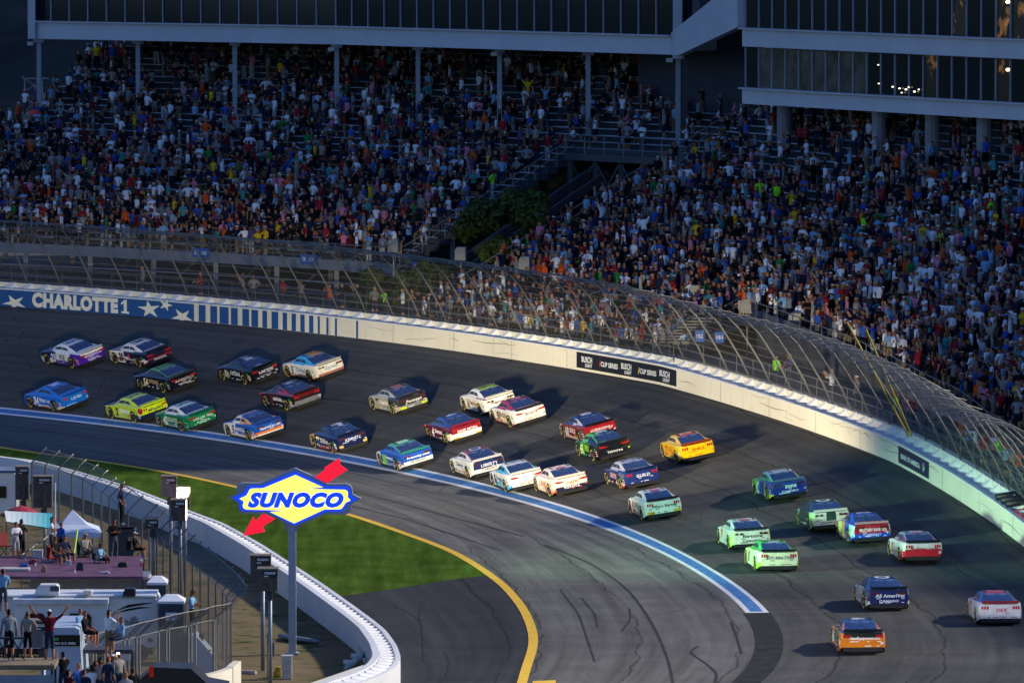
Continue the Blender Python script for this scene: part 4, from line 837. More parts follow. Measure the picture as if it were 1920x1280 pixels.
def tails(kind):
    mb = MB()
    for sgn in (-1, 1):
        if kind == 'bars':
            for k in range(3): y = sgn * (.56 + .11 * k); mb.box((-2.475 + .02 * k, y, .79), (.05, .075, .13))
        elif kind == 'pair':
            for k in range(2): y = sgn * (.47 + .21 * k); mb.prism([(-.09, -.045), (.09, -.045), (.09, .04), (-.07, .055)], .05, (-2.50 + .03 * k, y, .80), (0, sgn, 0), (0, 0, 1))
        else: mb.prism([(-.26, -.02), (0, -.055), (.24, -.04), (.26, .06), (-.02, .035)], .07, (-2.49, sgn * .58, .79), (0, sgn, 0), (0, 0, 1), back=-.03)
    return mb
ME_TA = {k: mbm(tails(k), 'tail_light', M_TAIL if k != 'pair' else M_TAILD) for k in ('bars', 'pair', 'slim')}
def half(me, name, sgn):
    m2 = bpy.data.meshes.new(name); vs = [v.co[:] for v in me.vertices]; fs = [tuple(p.vertices) for p in me.polygons if vs[p.vertices[0]][1] * sgn > 0]; k = sorted(set(i for f in fs for i in f)); mp = {a: i for i, a in enumerate(k)}; m2.from_pydata([vs[i] for i in k], [], [tuple(mp[i] for i in f) for f in fs]); m2.materials.append(me.materials[0]); return m2
ME_TAH = {k: (half(v, 'tail_light', 1), half(v, 'tail_light', -1)) for k, v in ME_TA.items()}
pin = MB()
for p in ((-1.0, .52, 1.24), (-1.6, .58, 1.06), (-1.0, -.52, 1.24), (-1.6, -.58, 1.06), (-1.3, 0, 1.145)): pin.box(p, (.05, .05, .02))
for y in (.16, -.16): pin.beam((-.92, y, 1.245), (-1.66, y * 1.1, 1.038), .010)
ME_PIN = mbm(pin, 'rear_window_braces', mat('brace_grey', (.10, .11, .14), .5, var=0))
ME_RAILS = []
for sg in (1, -1): rail_ = MB(); rail_.beam((-.05, sg * .44, 1.30), (-.75, sg * .46, 1.285), .02, .03); ME_RAILS.append(mbm(rail_, 'roof_rail', M_SPOIL))
DM = {}
def dmat(c):
    if c not in DM: DM[c] = mat('decal_' + c.strip('#'), c, .4, var=0)
    return DM[c]
def decal(car, name, verts, faces, o_, ux, vx, direction, m, eps=.007):
    o_, ux, vx, direction = map(Vector, (o_, ux, vx, direction)); P = []
    for a, b in verts:
        q = o_ + ux * a + vx * b; hit, nrm, idx, dist = CAR_BVH.ray_cast(q - direction * 4, direction)
        P.append(tuple((hit - direction * eps) if hit is not None else q))
    me = bpy.data.meshes.new(name); me.from_pydata(P, [], faces); me.materials.append(m); o = bpy.data.objects.new(name, me); SC.collection.objects.link(o); o.parent = car; return o
def dtext(car, t, x, z, w, h, c, where='side', bold=.03, shear=0, name='lettering', back=None, eps=.007):
    v, f = text_mesh(t, bold, shear); k = w / (v[:, 0].max() - v[:, 0].min()); vv = v * np.array([k, h])
    if where == 'side': A = ((x, 1, z), (-1, 0, 0), (0, 0, 1), (0, -1, 0))
    elif where == 'right': A = ((x, -1, z), (1, 0, 0), (0, 0, 1), (0, 1, 0))
    elif where == 'rear': A = ((-2.5, x, z), (0, -1, 0), (0, 0, 1), (1, 0, 0))
    elif where == 'glass': A = ((x, z, 1.2), (0, -1, 0), (1, 0, 0), (0, 0, -1))
    else: A = ((x, 0, 1.3), (-1, 0, 0), (0, -1, 0), (0, 0, -1))
    if back:
        v2, f2 = text_mesh(t, bold + .05, shear); decal(car, name + '_outline', v2 * np.array([k, h * 1.0]), f2, *A, dmat(back), eps=eps - .003)
    return decal(car, name, vv, f, *A, dmat(c), eps=eps)
def ring(r0, r1, n=14): return [(r * math.cos(2 * math.pi * k / n), r * math.sin(2 * math.pi * k / n)) for k in range(n) for r in (r0, r1)], [(2 * k, 2 * k + 1, (2 * k + 3) % (2 * n), (2 * k + 2) % (2 * n)) for k in range(n)]
T_, M_, C_ = 'TOYOTA', 'MUSTANG', 'CAMARO'
# key: (s, l, turn), label, tails, base, rules[(test, colour)], door no, its colour, outline, side words, their colour, rear word, colour, rear low word, colour, roof no colour, spoiler colour
def LV(): pass
CARS = [
 ((109.86, 8.58, -.133), 'white stock car with purple tail and number 23 door, leftmost of the upper lane', 'slim', '#ecebe6', [("r=='hood' or (r=='side' and x>.75 and z>.45)", '#1b2450'), ("r=='side' and u<-1.25", '#5423a0'), ("r=='side' and z<.36 and u<.2", '#5b2ca8'), ("r in('rear','deck') and z<.80", '#4d1fa0'), ("r=='side' and .28<x<.75", '#23284e'), ("x>2.1", '#dcdcd6')], '23', '#e9e4f4', '#4a2a94', 'WOW', '#27204a', 'MEMBERSHIP', '#d8d0f0', 'TOYOTA', '#efeaff', '#3a2f8c', '#b9b4c8'),
 ((104.84, 9.60, -.135), 'white and navy stock car with red stripes and number 20 door', 'slim', '#181d3a', [("x>1.2 or r=='green' or r=='roof'", '#ece4da'), ("r=='side' and .2<x<1.3", '#ece4da'), ("r=='side' and .44<z<.54", '#f0e6da'), ("r=='side' and .38<z<.44", '#a8283c'), ("r in('rear',) and .50<z<.58", '#a8283c'), ("r=='hood' and x<1.6", '#8e3147')], '20', '#15182c', None, 'R', '#d8492a', '', '#fff', 'TOYOTA', '#f0eef0', '#20264a', '#20243a'),
 ((98.27, 6.27, -.108), 'black stock car with green roof and cream number 54 door', 'slim', '#10141f', [("r=='roof'", '#5d9a3e'), ("r=='deck' and z>.96", '#3a3c40')], '54', '#f2e6b4', None, 'SPRING', '#d0a878', 'INTERSTATE', '#c9c2bd', 'TOYOTA', '#e4dede', '#4c8a33', '#3a3a3e'),
 ((93.48, 8.81, -.108), 'black and navy stock car with white roof panel and number 17 door', 'bars', '#0e1120', [("r=='roof' and abs(y)<.3", '#d0d3dc'), ("r=='side' and .42<x<1.0 and .28<z<.76", '#b5b49c')], '17', '#15171c', None, 'FASTENAL', '#f2efe4', 'LOCTITE', '#e6e6ec', 'FASTENAL', '#8a8c96', '#20243a', '#0f1018'),
 ((89.15, 10.47, -.093), 'white stock car with sky blue and orange roof and number 31 door', 'pair', '#ece4d2', [("r in('green',)", '#2ea2dc'), ("r=='roof'", '#e9a53c'), ("r=='roof' and y>.2", '#39a7de'), ("r=='deck' and z>.96", '#c8c4bc'), ("r=='side' and z<.30", '#d88a4a'), ("r=='rear' and z<.45", '#b06a58'), ("x>1.9 and z<.6", '#d8763e')], '31', '#1b4a8c', None, 'Cirkul', '#2c7ab8', 'Cirkul', '#2c8cc8', '', '#fff', '#c08030', '#b8b6b0'),
 ((103.47, 1.94, -.099), 'bright blue stock car number 34, leftmost of the lower lane', 'bars', '#1a6fd0', [("r=='side' and z<.30 and -.9<x<.5", '#d8d0c8'), ("r=='side' and z<.24 and -.7<x<.3", '#b83a1e'), ("r=='side' and z<.36 and x<-1.75", '#d8d0b8'), ("r=='side' and .9<x<1.2 and z<.6", '#5a2a7a')], '34', '#f4eee8', '#8c1c2c', 'Walmart  nmc', '#f2f4f4', 'LOVES', '#cfe0f6', '', '#fff', '#e8ecf2', '#1456b0'),
 ((94.71, 1.63, -.085), 'neon yellow stock car number 2 in the lower lane', 'bars', '#d2ea12', [("r in('hood',) and x>.9", '#1d2e5a'), ("r=='rear' and z<.55", '#1c2440'), ("r=='side' and u<-1.7 and z<.5", '#1c2440'), ("x>2.2", '#e0e010'), ("r=='side' and x<-2.1 and z>.6", '#b81e20')], '2', '#12151c', None, 'MENARDS', '#ffffff', 'MENARDS', '#20304c', '', '#fff', '#23466a', '#c8dc14'),
 ((88.84, 1.30, -.086), 'green stock car with white cabin and number 42 door', 'slim', '#12784a', [("r in('green',)", '#eae8da'), ("r=='roof'", '#dfe6e0'), ("r=='hood' and abs(y)<.5", '#c9dcd0'), ("r=='deck' and z>.965", '#d0d4d0')], '42', '#f6f0d8', None, 'DOLLAR TREE', '#e6f4c8', 'DOLLAR TREE', '#c8e8d0', 'TOYOTA', '#dfeee4', '#1a7a58', '#166044'),
 ((84.75, 6.05, -.085), 'black and dark red stock car number 14', 'bars', '#17131a', [("r=='side' and x>-.6 and z>.62", '#4a141c'), ("r=='deck' or (r=='green' and x<-.3)", '#9c1c20'), ("r=='rear' and z>.72", '#5e1216'), ("r=='rear' and z<.6", '#6d7076'), ("r=='side' and x<-1.7 and z<.45", '#75787e')], '14', '#3a1214', '#c06a5a', 'mahindra', '#f6f2f2', '', '#fff', '', '#fff', '#c8cce0', '#1c1418'),
 ((80.97, 1.32, -.074), 'white and blue stock car with orange stripe and number 5 door', 'pair', '#ece6d4', [("r in('hood','roof','deck','rear')", '#1f50a8'), ("r=='roof' and x>-.3", '#d8cfe0'), ("r=='side' and u<.35 and z>.35", '#2458b8'), ("r=='green' and x<-.35", '#e69a2a'), ("r=='rear' and .38<z<.52", '#e07a2a'), ("r=='rear' and z<=.38", '#ece6d8'), ("r=='side' and x<-1.9 and .35<z<.5", '#e07a2a')], '5', '#22469c', None, 'HendrickCars', '#f0eee8', 'HendrickCars.com', '#dfe6f8', '', '#fff', '#b84a8c', '#1c3f8c'),
 ((75.22, 7.68, -.085), 'silver and black stock car number 71 running alone in the middle', 'pair', '#a5a594', [("r in('deck','rear')", '#26272d'), ("r=='rear' and z<.5", '#77787a'), ("r=='roof'", '#5a4a48'), ("r=='roof' and abs(y)<.25", '#b06a58'), ("r=='side' and u<-.9 and z>.5", '#3a3a3c'), ("r=='rear' and z<.46 and abs(y)>.5", '#b8c81c')], '71', '#1c1c22', None, 'Focused Health', '#f6e8e0', 'Focused', '#dcd8dc', '', '#fff', '#c8786a', '#24252a'),
 ((70.81, 1.55, -.089), 'navy stock car with yellow nose and number 77 door', 'pair', '#161d46', [("x>1.1", '#d69a22'), ("r=='side' and z<.28 and x<.6", '#b8382a'), ("r=='roof' and abs(y+.1)<.18", '#c8ccdc'), ("r=='rear' and z<.45 and abs(y)>.55", '#d0a81c')], '77', '#f4e6b0', '#101430', 'ZEIGLER.com', '#f0eee6', 'KEMNITZ', '#c0c8e8', '', '#fff', '#d8d8e6', '#0f1228'),
 ((67.88, 9.55, -.121), 'white stock car with neon yellow roof and number 16 door', 'pair', '#efe9dc', [("r=='roof'", '#c6e416'), ("r=='roof' and abs(y)>.42", '#e6e4e0'), ("r=='side' and 1.0<x<1.5 and (.55<z<.62 or .38<z<.45)", '#55262c'), ("r=='deck' and z<.96", '#8c2a34')], '16', '#5c1a22', None, 'WeatherTech', '#8a4a30', 'WeatherTech', '#23242c', '', '#fff', '#3a4a10', '#c8c2ba'),
 ((63.52, 5.26, -.093), 'maroon and blue stock car with white tail and number 4 door', 'bars', '#5a1430', [("r in('roof','green','hood')", '#28407c'), ("r=='rear' and z<.62", '#e9e4d8'), ("r=='rear' and z>.62", '#7c1626'), ("r=='side' and x<-1.55 and z<.62", '#ece6da'), ("r=='rear' and z<.42 and abs(y)>.5", '#d0a81c'), ("r=='side' and z<.24", '#2a3c70')], '4', '#ece4ea', '#5a1430', 'Overstock', '#f4eef0', 'SAVE MORE', '#f4d8dc', '', '#fff', '#dce6f4', '#7c1626'),
 ((62.49, 8.73, -.099), 'white stock car with dark red roof and number 19 door', 'slim', '#ece6dc', [("r in('roof','green')", '#97202e'), ("r=='hood'", '#7ea4b0'), ("r=='side' and .0<x<.42 and .25<z<.72", '#e0a41c'), ("r=='side' and z<.26", '#b86a5a')], '19', '#1f4a7c', None, 'TRACKER', '#1c2430', 'BOATS', '#4a1c22', 'TOYOTA', '#8a8680', '#d8a4b0', '#171519'),
 ((60.59, .95, -.079), 'blue and white stock car with green roof and number 38 door', 'pair', '#2152b4', [("r=='roof'", '#4a9c6e'), ("r=='side' and z<.42 and x<-.9", '#e8e8dc'), ("r=='rear' and z<.56", '#e8e8da'), ("r=='side' and x>1.1", '#e4e6da'), ("r=='side' and .0<u<.8 and z<.45", '#6cac3c'), ("r=='deck' and z>.96", '#3c8a80')], '38', '#86c83c', '#174a8c', 'Freeway.com', '#e6f6e8', 'Freeway.com', '#f0f8fa', 'SILVERADO', '#3c4430', '#c8e8d0', '#2a7a78'),
 ((52.50, 1.88, -.095), 'cream white stock car with navy tail panel and orange sill stripe', 'pair', '#eeeadc', [("r=='rear' and z>.52", '#1c2c62'), ("r=='side' and .20<z<.28 and -.8<x<.9", '#c0552c'), ("r=='side' and .28<z<.34 and -.8<x<.9", '#2c6a9c'), ("r=='roof' and abs(y)>.3", '#9c4a5a'), ("r=='roof' and abs(y)<=.3", '#23346c')], '', '#fff', None, 'Liberty', '#3c5a50', 'LIBERTY', '#dce0ec', 'CAMARO', '#4a4440', '#c8c8d8', '#c8c8c4'),
 ((45.52, 1.45, -.104), 'white and sky blue stock car number 84 beside the painted line', 'slim', '#eeece4', [("r=='green'", '#4ab4dc'), ("r=='side' and z<.45 and u<-.1", '#3fa6d0'), ("r=='side' and z<.42 and -.1<u<.6", '#3c8c7c'), ("r=='rear' and z>.84", '#e4dcd8')], '84', '#1c3a6c', None, 'AdventHealth', '#4a6a7c', '', '#fff', 'TOYOTA', '#8c2c34', '#6a94c0', '#c6bebc'),
 ((40.83, 2.23, -.075), 'white and orange stock car number 43 with navy lower tail', 'slim', '#eedccc', [("x>1.0", '#1c2c4c'), ("r=='side' and z<.45 and x<-.4", '#eeb088'), ("r=='rear' and z<.54", '#1a1e38'), ("r=='side' and u<-2.0 and z<.45", '#d86a34'), ("r=='roof' and abs(y)<.35", '#c85a4c')], '43', '#eee4da', '#1c2c4c', 'BRANDT', '#e0702c', 'DASH', '#d0521c', 'TOYOTA', '#f0eef0', '#eee', '#cfc0b8'),
 ((53.47, 8.80, -.080), 'dark red and navy stock car half hidden behind the green one', 'bars', '#7c1c22', [("r in('roof','green')", '#1c2a58'), ("r=='hood' or x>1.6", '#221a20'), ("r=='rear' and z>.5", '#a01c20'), ("r=='green' and x<-.4", '#d0ccd4'), ("r=='side' and z<.3", '#c8a090'), ("r=='rear' and z<.5", '#1c161c')], '60', '#c8ccd0', '#1c1c20', 'BUILD', '#f0dcd8', 'SUBMARINES', '#e8c8c8', '', '#fff', '#dfe0e8', '#17151a'),
 ((47.94, 7.30, -.087), 'green and black stock car number 45 in front of the red one', 'slim', '#12141c', [("x>.9", '#16604c'), ("r=='side' and .0<u<.9", '#3c9c2c'), ("r=='side' and -.9<u<.0 and z>.4", '#28701c'), ("r=='green' and x>-.4", '#5cc02c'), ("r=='roof'", '#2c4a60'), ("r=='roof' and y>.3", '#5cc02c')], '45', '#e8f0b0', None, 'PRO', '#b8e83c', '', '#fff', 'TOYOTA', '#f0eef0', '#dfe6e8', '#23242c'),
 ((41.95, 9.71, -.102), 'bright yellow stock car number 22', 'bars', '#e2b804', [("r=='roof' and abs(y)<.4", '#b8502c'), ("x>2.0 and z<.6", '#b82c1c'), ("r=='rear' and z<.36", '#c87c08')], '22', '#b0301c', '#f0c81c', 'SHELL', '#c8501c', 'SHELL', '#a04018', '', '#fff', '#e8b88c', '#7c2c18'),
 ((38.07, 5.18, -.071), 'navy stock car with silver roof and blurred red and white sill', 'bars', '#1b2c66', [("r in('roof','green')", '#b4b2be'), ("r=='side' and z<.36 and x>-1.2", '#3c2430'), ("r=='side' and z<.42 and -2.2<x<-1.5", '#d8b8a8'), ("r=='side' and z<.30 and x<-1.2", '#a83c34')], '', '#fff', None, 'CORNERSTONE', '#d8a8a4', 'GUILD', '#c8ccdc', '', '#fff', '#6c6c90', '#131c44'),
 ((27.09, 2.96, -.067), 'pale mint white stock car with black question lettering across the tail', 'bars', '#dde9dc', [("r=='side' and z<.35 and -.9<x<.8", '#a84a44'), ("r=='roof' and abs(y)<.35", '#b84a50'), ("r=='rear' and z<.46 and abs(y)>.42", '#d8b42c')], '9', '#c0342c', None, 'SMITHFIELD', '#6c7c70', "Who's Bernie?", '#1a2420', '', '#fff', '#dce', '#17191c'),
 ((26.75, 9.35, -.057), 'blue stock car with lime green nose and cabin', 'pair', '#1a2f8c', [("x>.8", '#5cd02c'), ("r in('green',)", '#3cb03c'), ("r=='side' and .1<u<.8", '#2c6ab0'), ("r=='side' and .55<u<.75", '#d8f0e0'), ("r=='roof'", '#cfd4dc'), ("r=='rear' and z>.72", '#1c4a9c'), ("r=='side' and -1.1<u<-.9", '#6ce84c'), ("r=='side' and u<-1.5 and z<.4", '#c8d03c')], '47', '#c8f0e8', None, '', '#fff', 'zone', '#e8f8f0', 'CAMARO', '#e0e6f4', '#9ab', '#6c7c9c'),
 ((16.79, 8.73, -.066), 'dark green stock car with broad white tail panel', 'pair', '#123c38', [("x>1.1", '#b8e0b0'), ("r=='rear' or (r=='deck' and x<-2)", '#dcd6ca'), ("r=='rear' and abs(y)<.2 and z>.5", '#183c34'), ("r=='side' and x<-1.7", '#b8f08c'), ("r=='side' and -2.3<x<-2.0 and z<.6", '#2c9c4c'), ("r=='side' and z<.4 and -1<x<.9", '#1c2c3c')], '', '#fff', None, '', '#fff', '', '#fff', 'CAMARO', '#3c4440', '#e8eef0', '#d8d2c8'),
 ((12.23, 9.55, -.037), 'royal blue stock car with red tail panel and gold badge', 'pair', '#1f4ac0', [("r=='rear' and z>.52", '#b01c28'), ("x>1.3", '#c83c3c'), ("r=='side' and .3<x<1.2", '#d8e090'), ("r=='side' and -.4<x<.3", '#d8a42c'), ("r=='side' and x<-1.6 and z>.4", '#b8dcd8'), ("r=='green' and x>-.2", '#a83048')], '1', '#f0e82c', '#a01c28', '', '#fff', 'MILITARY SAVE 10%', '#f6eaea', 'CAMARO', '#c8d0f0', '#e8ecf4', '#c8908c'),
 ((6.20, 10.66, -.035), 'red and white stock car with blue cabin nearest the outer wall', 'bars', '#d6d0cf', [("r=='rear' and z<.66", '#b8202c'), ("r in('green','roof')", '#8c98b4'), ("r=='green' and x<-.5", '#8c2030'), ("r=='side' and x<-1.4 and z<.6", '#b82430'), ("r=='roof' and abs(y)<.3", '#a04a58'), ("r=='hood'", '#6c7ca0')], '33', '#b82c34', None, '', '#fff', 'Builder.com', '#a02834', '', '#fff', '#dfe2ec', '#17171c'),
 ((12.93, 3.88, -.045), 'white stock car with pale lime rear wheel panel and grey spoiler', 'pair', '#dfe6d2', [("r=='side' and u<-1.3 and z<.62", '#a8dc3c'), ("r=='rear'", '#ddd4c8'), ("r=='side' and x<-2.1", '#c8e08c'), ("r=='roof' and abs(y)<.25", '#b85a44'), ("r=='side' and .2<x<.7 and z>.4", '#d8a888')], '7', '#c83c2c', None, '', '#fff', 'fortune', '#4c443c', 'CAMARO', '#4c4a44', '#cdd', '#22242a'),
 ((4.28, 3.46, -.026), 'lime and white stock car with green cabin below the pale one', 'bars', '#e8ecc0', [("r in('green','roof')", '#4cc83c'), ("r=='roof' and abs(y)<.35", '#dce4dc'), ("r=='side' and u<-1.5 and z<.5", '#a8e01c'), ("r=='hood'", '#c8dc8c'), ("r=='side' and .6<x<1.2", '#d8e07c')], '10', '#1c3c4c', None, '', '#fff', '877-904-7760', '#5c6470', '', '#fff', '#3c8c4c', '#14161c'),
 ((-12.56, 5.88, .024), 'navy stock car with striped silver front fender and white oval on the roof', 'pair', '#18265c', [("x>.7", '#7c8ca8'), ("r=='side' and -.9<u<.7 and (u*5)%1<.5", '#c8ccc8'), ("r=='side' and -.9<u<.7 and (u*5)%1>=.5", '#7c2c44'), ("r=='side' and x<-1.9 and z<.45", '#c8dcc8'), ("r=='hood'", '#3a4c7c')], '', '#fff', None, '', '#fff', 'AS AmeriVet', '#e6ecf4', 'CAMARO', '#e0e6f4', '#f0f2f6', '#14182c'),
 ((-28.91, 3.85, .10), 'orange stock car with black tail strip, lowest in the picture', 'bars', '#d87a12', [("r=='rear' and z>.72", '#18221e'), ("r in('roof',)", '#23346c'), ("r=='green' and x>-.6", '#3c4c5c'), ("r=='green' and x<-.6", '#d86a2c'), ("r=='side' and -1.2<u<.5 and z>.35", '#3c7c54'), ("r=='deck'", '#2a3038')], '66', '#e8f0e8', None, '', '#fff', 'TitanEquipment.com', '#f0f4f2', '', '#fff', '#c8d0dc', '#14171a'),
 ((-18.64, 10.13, .023), 'white stock car with blue cabin and red lettered tail at the right edge', 'bars', '#dad8da', [("r in('green','roof')", '#24408c'), ("r=='roof' and abs(y)<.4", '#b03c4c'), ("r=='side' and .2<x<.9", '#b8a0ac'), ("r=='hood'", '#8c94b0')], '21', '#b02c3c', None, '', '#fff', 'DEX', '#b01c24', '', '#fff', '#c86c78', '#8c2c30')]
REG = [BR[k] for k in bidx]; CEN = [BC[k] for k in bidx]
def basis(s, l, dt):
    P = at(s, l); th = float(np.interp(s, S, TH)); b = float(np.interp(s, S, PB)); a = th + dt
    t = Vector((-math.sin(a), math.cos(a), 0)); o = Vector((math.cos(th) * math.cos(b), math.sin(th) * math.cos(b), math.sin(b))); n = o.cross(Vector((-math.sin(th), math.cos(th), 0))).normalized()
    if n.z < 0: n = -n
    t = (t - n * t.dot(n)).normalized(); lf = n.cross(t); M = Matrix((t, lf, n)).transposed().to_4x4(); M.translation = V3(P); return M
for ci, (pos, label, tk, base, rules, no, nc, nout, side, sc_, rear, rc, low, lc, roofc, spc) in enumerate(CARS):
    car = thing('stock_car', label, 'race car', (0, 0, 0), 0, 'stock cars racing in the turn'); car.matrix_world = basis(*pos)
    cr = [(compile(a, 'r', 'eval'), lin(b)) for a, b in rules]; b0 = lin(base); cols = []
    for r_, (x, y, z) in zip(REG, CEN):
        c = b0; env = dict(r=r_, x=x, y=y, z=z, u=x + .5 * (z - .5), abs=abs)
        for test, cc in cr:
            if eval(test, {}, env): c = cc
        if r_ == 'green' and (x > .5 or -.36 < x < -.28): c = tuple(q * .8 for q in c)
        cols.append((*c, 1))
    me = mk_mesh('body', bv, bf, M_PAINT); a = me.attributes.new('Col', 'FLOAT_COLOR', 'FACE'); a.data.foreach_set('color', np.array(cols, 'f').ravel())
    def part(me, par=car, loc=None, rot=None, nm=None):
        o = bpy.data.objects.new(nm or me.name.split('.')[0], me); SC.collection.objects.link(o); o.parent = par
        if loc: o.location = loc
        if rot: o.rotation_euler = rot
        return o
    part(me); part(ME_RG); part(ME_WS); [part(q, nm='side_window') for q in SWS]; part(ME_UN); part(ME_PIN); [part(q, nm='roof_rail') for q in ME_RAILS]
    sp2 = ME_SP.copy(); sp2.name = 'spoiler'; sp2.materials.clear(); sp2.materials.append(mat('spoiler_paint_' + spc.strip('#'), spc, .4, var=0)); part(sp2, nm='spoiler')
    for h in ME_TAH[tk]: part(h, nm='tail_light')
    for wx in (1.40, -1.39):
        for wy in (.81, -.81):
            o = part(ME_TY, loc=(wx, wy, .337), rot=(0, random.random() * 6, 0), nm='wheel'); part(ME_RIM, o, nm='rim'); part(ME_TL, o, nm='tyre_lettering')
    if no:
        wn = .32 if len(no) == 1 else .56; dtext(car, no, .60, .50, wn, .52, nc, 'side', .05, .15, 'door_number', nout); dtext(car, no, .3, .50, wn, .46, nc, 'right', .05, .15, 'door_number', nout)
        dtext(car, no, -.28, 0, .52 if len(no) > 1 else .34, .62, roofc, 'roof', .05, 0, 'roof_number')
        dtext(car, no, -.78, .50, .14, .10, sc_ if side else lc, 'rear', .03, 0, 'tail_number')
    elif roofc:
        v, f = ring(.22, .33); decal(car, 'roof_emblem', [(p[0] * 1.2, p[1]) for p in v], f, (-.28, 0, 1.3), (-1, 0, 0), (0, -1, 0), (0, 0, -1), dmat(roofc))
    if side: L_ = len(side); dtext(car, side, -.40 if no else -.1, .61, min(1.3, .18 * L_ + .15), .25 if L_ > 4 else .32, sc_, 'side', .03, .1, 'sponsor_lettering')
    if rear: dtext(car, rear, -.05, .69, min(1.3, .12 * len(rear) + .12), .155, rc, 'rear', .03, .08, 'tail_lettering')
    if low: dtext(car, low, 0, .46, .86, .105, lc, 'rear', .03, 0, 'tail_lettering')
    # small contingency marks, fuel-filler ring, windscreen strip, plate
    v, f = ring(.05, .09); decal(car, 'filler_ring', v, f, (-1.93, 1, .66), (-1, 0, 0), (0, 0, 1), (0, -1, 0), dmat('#2fae62'))
    rs = random.Random(ci); mk = []; mf = []
    for k in range(9):
        x0, z0, w2, h2 = rs.uniform(-.95, 1.0), rs.uniform(.22, .30), rs.uniform(.04, .10), .025; i = len(mk); mk += [(-x0 - w2, z0 - .5 - h2), (-x0 + w2, z0 - .5 - h2), (-x0 + w2, z0 - .5 + h2), (-x0 - w2, z0 - .5 + h2)]; mf.append((i, i + 1, i + 2, i + 3))
    for k in range(3):
        x0, z0, w2, h2 = -2.15, .36 + .11 * k, .10, .025; i = len(mk); mk += [(-x0 - w2, z0 - .5 - h2), (-x0 + w2, z0 - .5 - h2), (-x0 + w2, z0 - .5 + h2), (-x0 - w2, z0 - .5 + h2)]; mf.append((i, i + 1, i + 2, i + 3))
    decal(car, 'contingency_decals', mk, mf, (0, 1, .5), (-1, 0, 0), (0, 0, 1), (0, -1, 0), dmat('#d8d4c8'))
    for q, (hx, zz) in enumerate(((-2.12, .5), (1.86, .62), (-.75, .33))):
        mk = []; mf = []
        for k in range(4):
            x0, z0, w2, h2 = hx + rs.uniform(-.12, .12), zz + (k - 1.5) * .075, rs.uniform(.05, .11), .024; i = len(mk); mk += [(-x0 - w2, z0 - .5 - h2), (-x0 + w2, z0 - .5 - h2), (-x0 + w2, z0 - .5 + h2), (-x0 - w2, z0 - .5 + h2)]; mf.append((i, i + 1, i + 2, i + 3))
        decal(car, 'sponsor_marks', mk, mf, (0, 1, .5), (-1, 0, 0), (0, 0, 1), (0, -1, 0), dmat(('#c8322a', '#e8e4da', '#22262e', '#e0b020', '#2a6ab0')[(ci + q * 2) % 5]))
    mk = []; mf = []
    for k in range(7):
        y0, z0, w2, h2 = rs.uniform(-.7, .7), rs.choice((.57, .39, .385)), rs.uniform(.04, .10), .015; i = len(mk); mk += [(y0 - w2, z0 - .5 - h2), (y0 + w2, z0 - .5 - h2), (y0 + w2, z0 - .5 + h2), (y0 - w2, z0 - .5 + h2)]; mf.append((i, i + 1, i + 2, i + 3))
    decal(car, 'tail_marks', mk, mf, (-2.5, 0, .5), (0, -1, 0), (0, 0, 1), (1, 0, 0), dmat(rc if rear else '#333840'))
    decal(car, 'seam', [(-.85, -.006), (.85, -.006), (.85, .006), (-.85, .006)], [(0, 1, 2, 3)], (-2.5, 0, .565), (0, -1, 0), (0, 0, 1), (1, 0, 0), dmat('#141416'))
    decal(car, 'tail_plate', [(-.16, -.05), (.16, -.05), (.16, .05), (-.16, .05)], [(0, 1, 2, 3)], (-2.5, 0, .37), (0, -1, 0), (0, 0, 1), (1, 0, 0), dmat('#111113'))
    decal(car, 'rear_window_strip', [(-.40, -.022), (.40, -.022), (.40, .022), (-.40, .022)], [(0, 1, 2, 3)], (-.96, 0, 1.3), (0, -1, 0), (1, 0, 0), (0, 0, -1), dmat('#9aa4c0'))
# ================================================================ INFIELD: sign, light boxes, camp fence, campers, people
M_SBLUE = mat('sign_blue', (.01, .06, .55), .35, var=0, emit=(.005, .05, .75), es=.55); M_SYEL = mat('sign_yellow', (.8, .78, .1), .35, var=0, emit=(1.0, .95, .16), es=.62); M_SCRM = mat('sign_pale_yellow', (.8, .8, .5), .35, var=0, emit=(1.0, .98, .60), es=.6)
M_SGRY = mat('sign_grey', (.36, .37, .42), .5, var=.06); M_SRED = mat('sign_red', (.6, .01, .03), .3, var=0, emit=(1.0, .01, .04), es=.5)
SG = thing('fuel_sign', 'big blue and yellow diamond sign with a red arrow on a tall grey post', 'sign', tuple(gz(548, 1227)))
yS = float(gz(548, 1227)[1]); oS = Vector(SG.location); cS = gy(553, 935, yS) - oS; kS = yS / F_PX
def sp_poly(pts): return [((420 + a / 5.82 - 553) * kS, -(840 + b / 5.82 - 935) * kS) for a, b in pts]
def splate(pts, name, m, d0, dep):
    mb = MB(); P = sp_poly(pts); a = sum(P[i][0] * P[(i + 1) % len(P)][1] - P[(i + 1) % len(P)][0] * P[i][1] for i in range(len(P)))
    if a < 0: P = P[::-1]
    mb.prism(P, dep, cS + Vector((0, d0, 0)), (1, 0, 0), (0, 0, 1), back=-dep); return mb.build(name, m, SG)
def arc(cx, cy, r, a0, a1, n=6): return [(cx + r * math.cos(R(a)), cy - r * math.sin(R(a))) for a in np.linspace(a0, a1, n)]
splate([(40, 540), (132, 500)] + arc(200, 445, 68, 200, 90) + [(400, 380), (560, 310), (775, 213), (960, 300), (1130, 388)] + arc(1335, 455, 66, 90, -10) + [(1410, 505), (1500, 550), (1392, 612)] + arc(1320, 655, 70, 0, -90) + [(1110, 720), (765, 865), (480, 718)] + arc(215, 650, 66, 270, 180) + [(150, 590)], 'backing_board', M_SGRY, .06, .34)
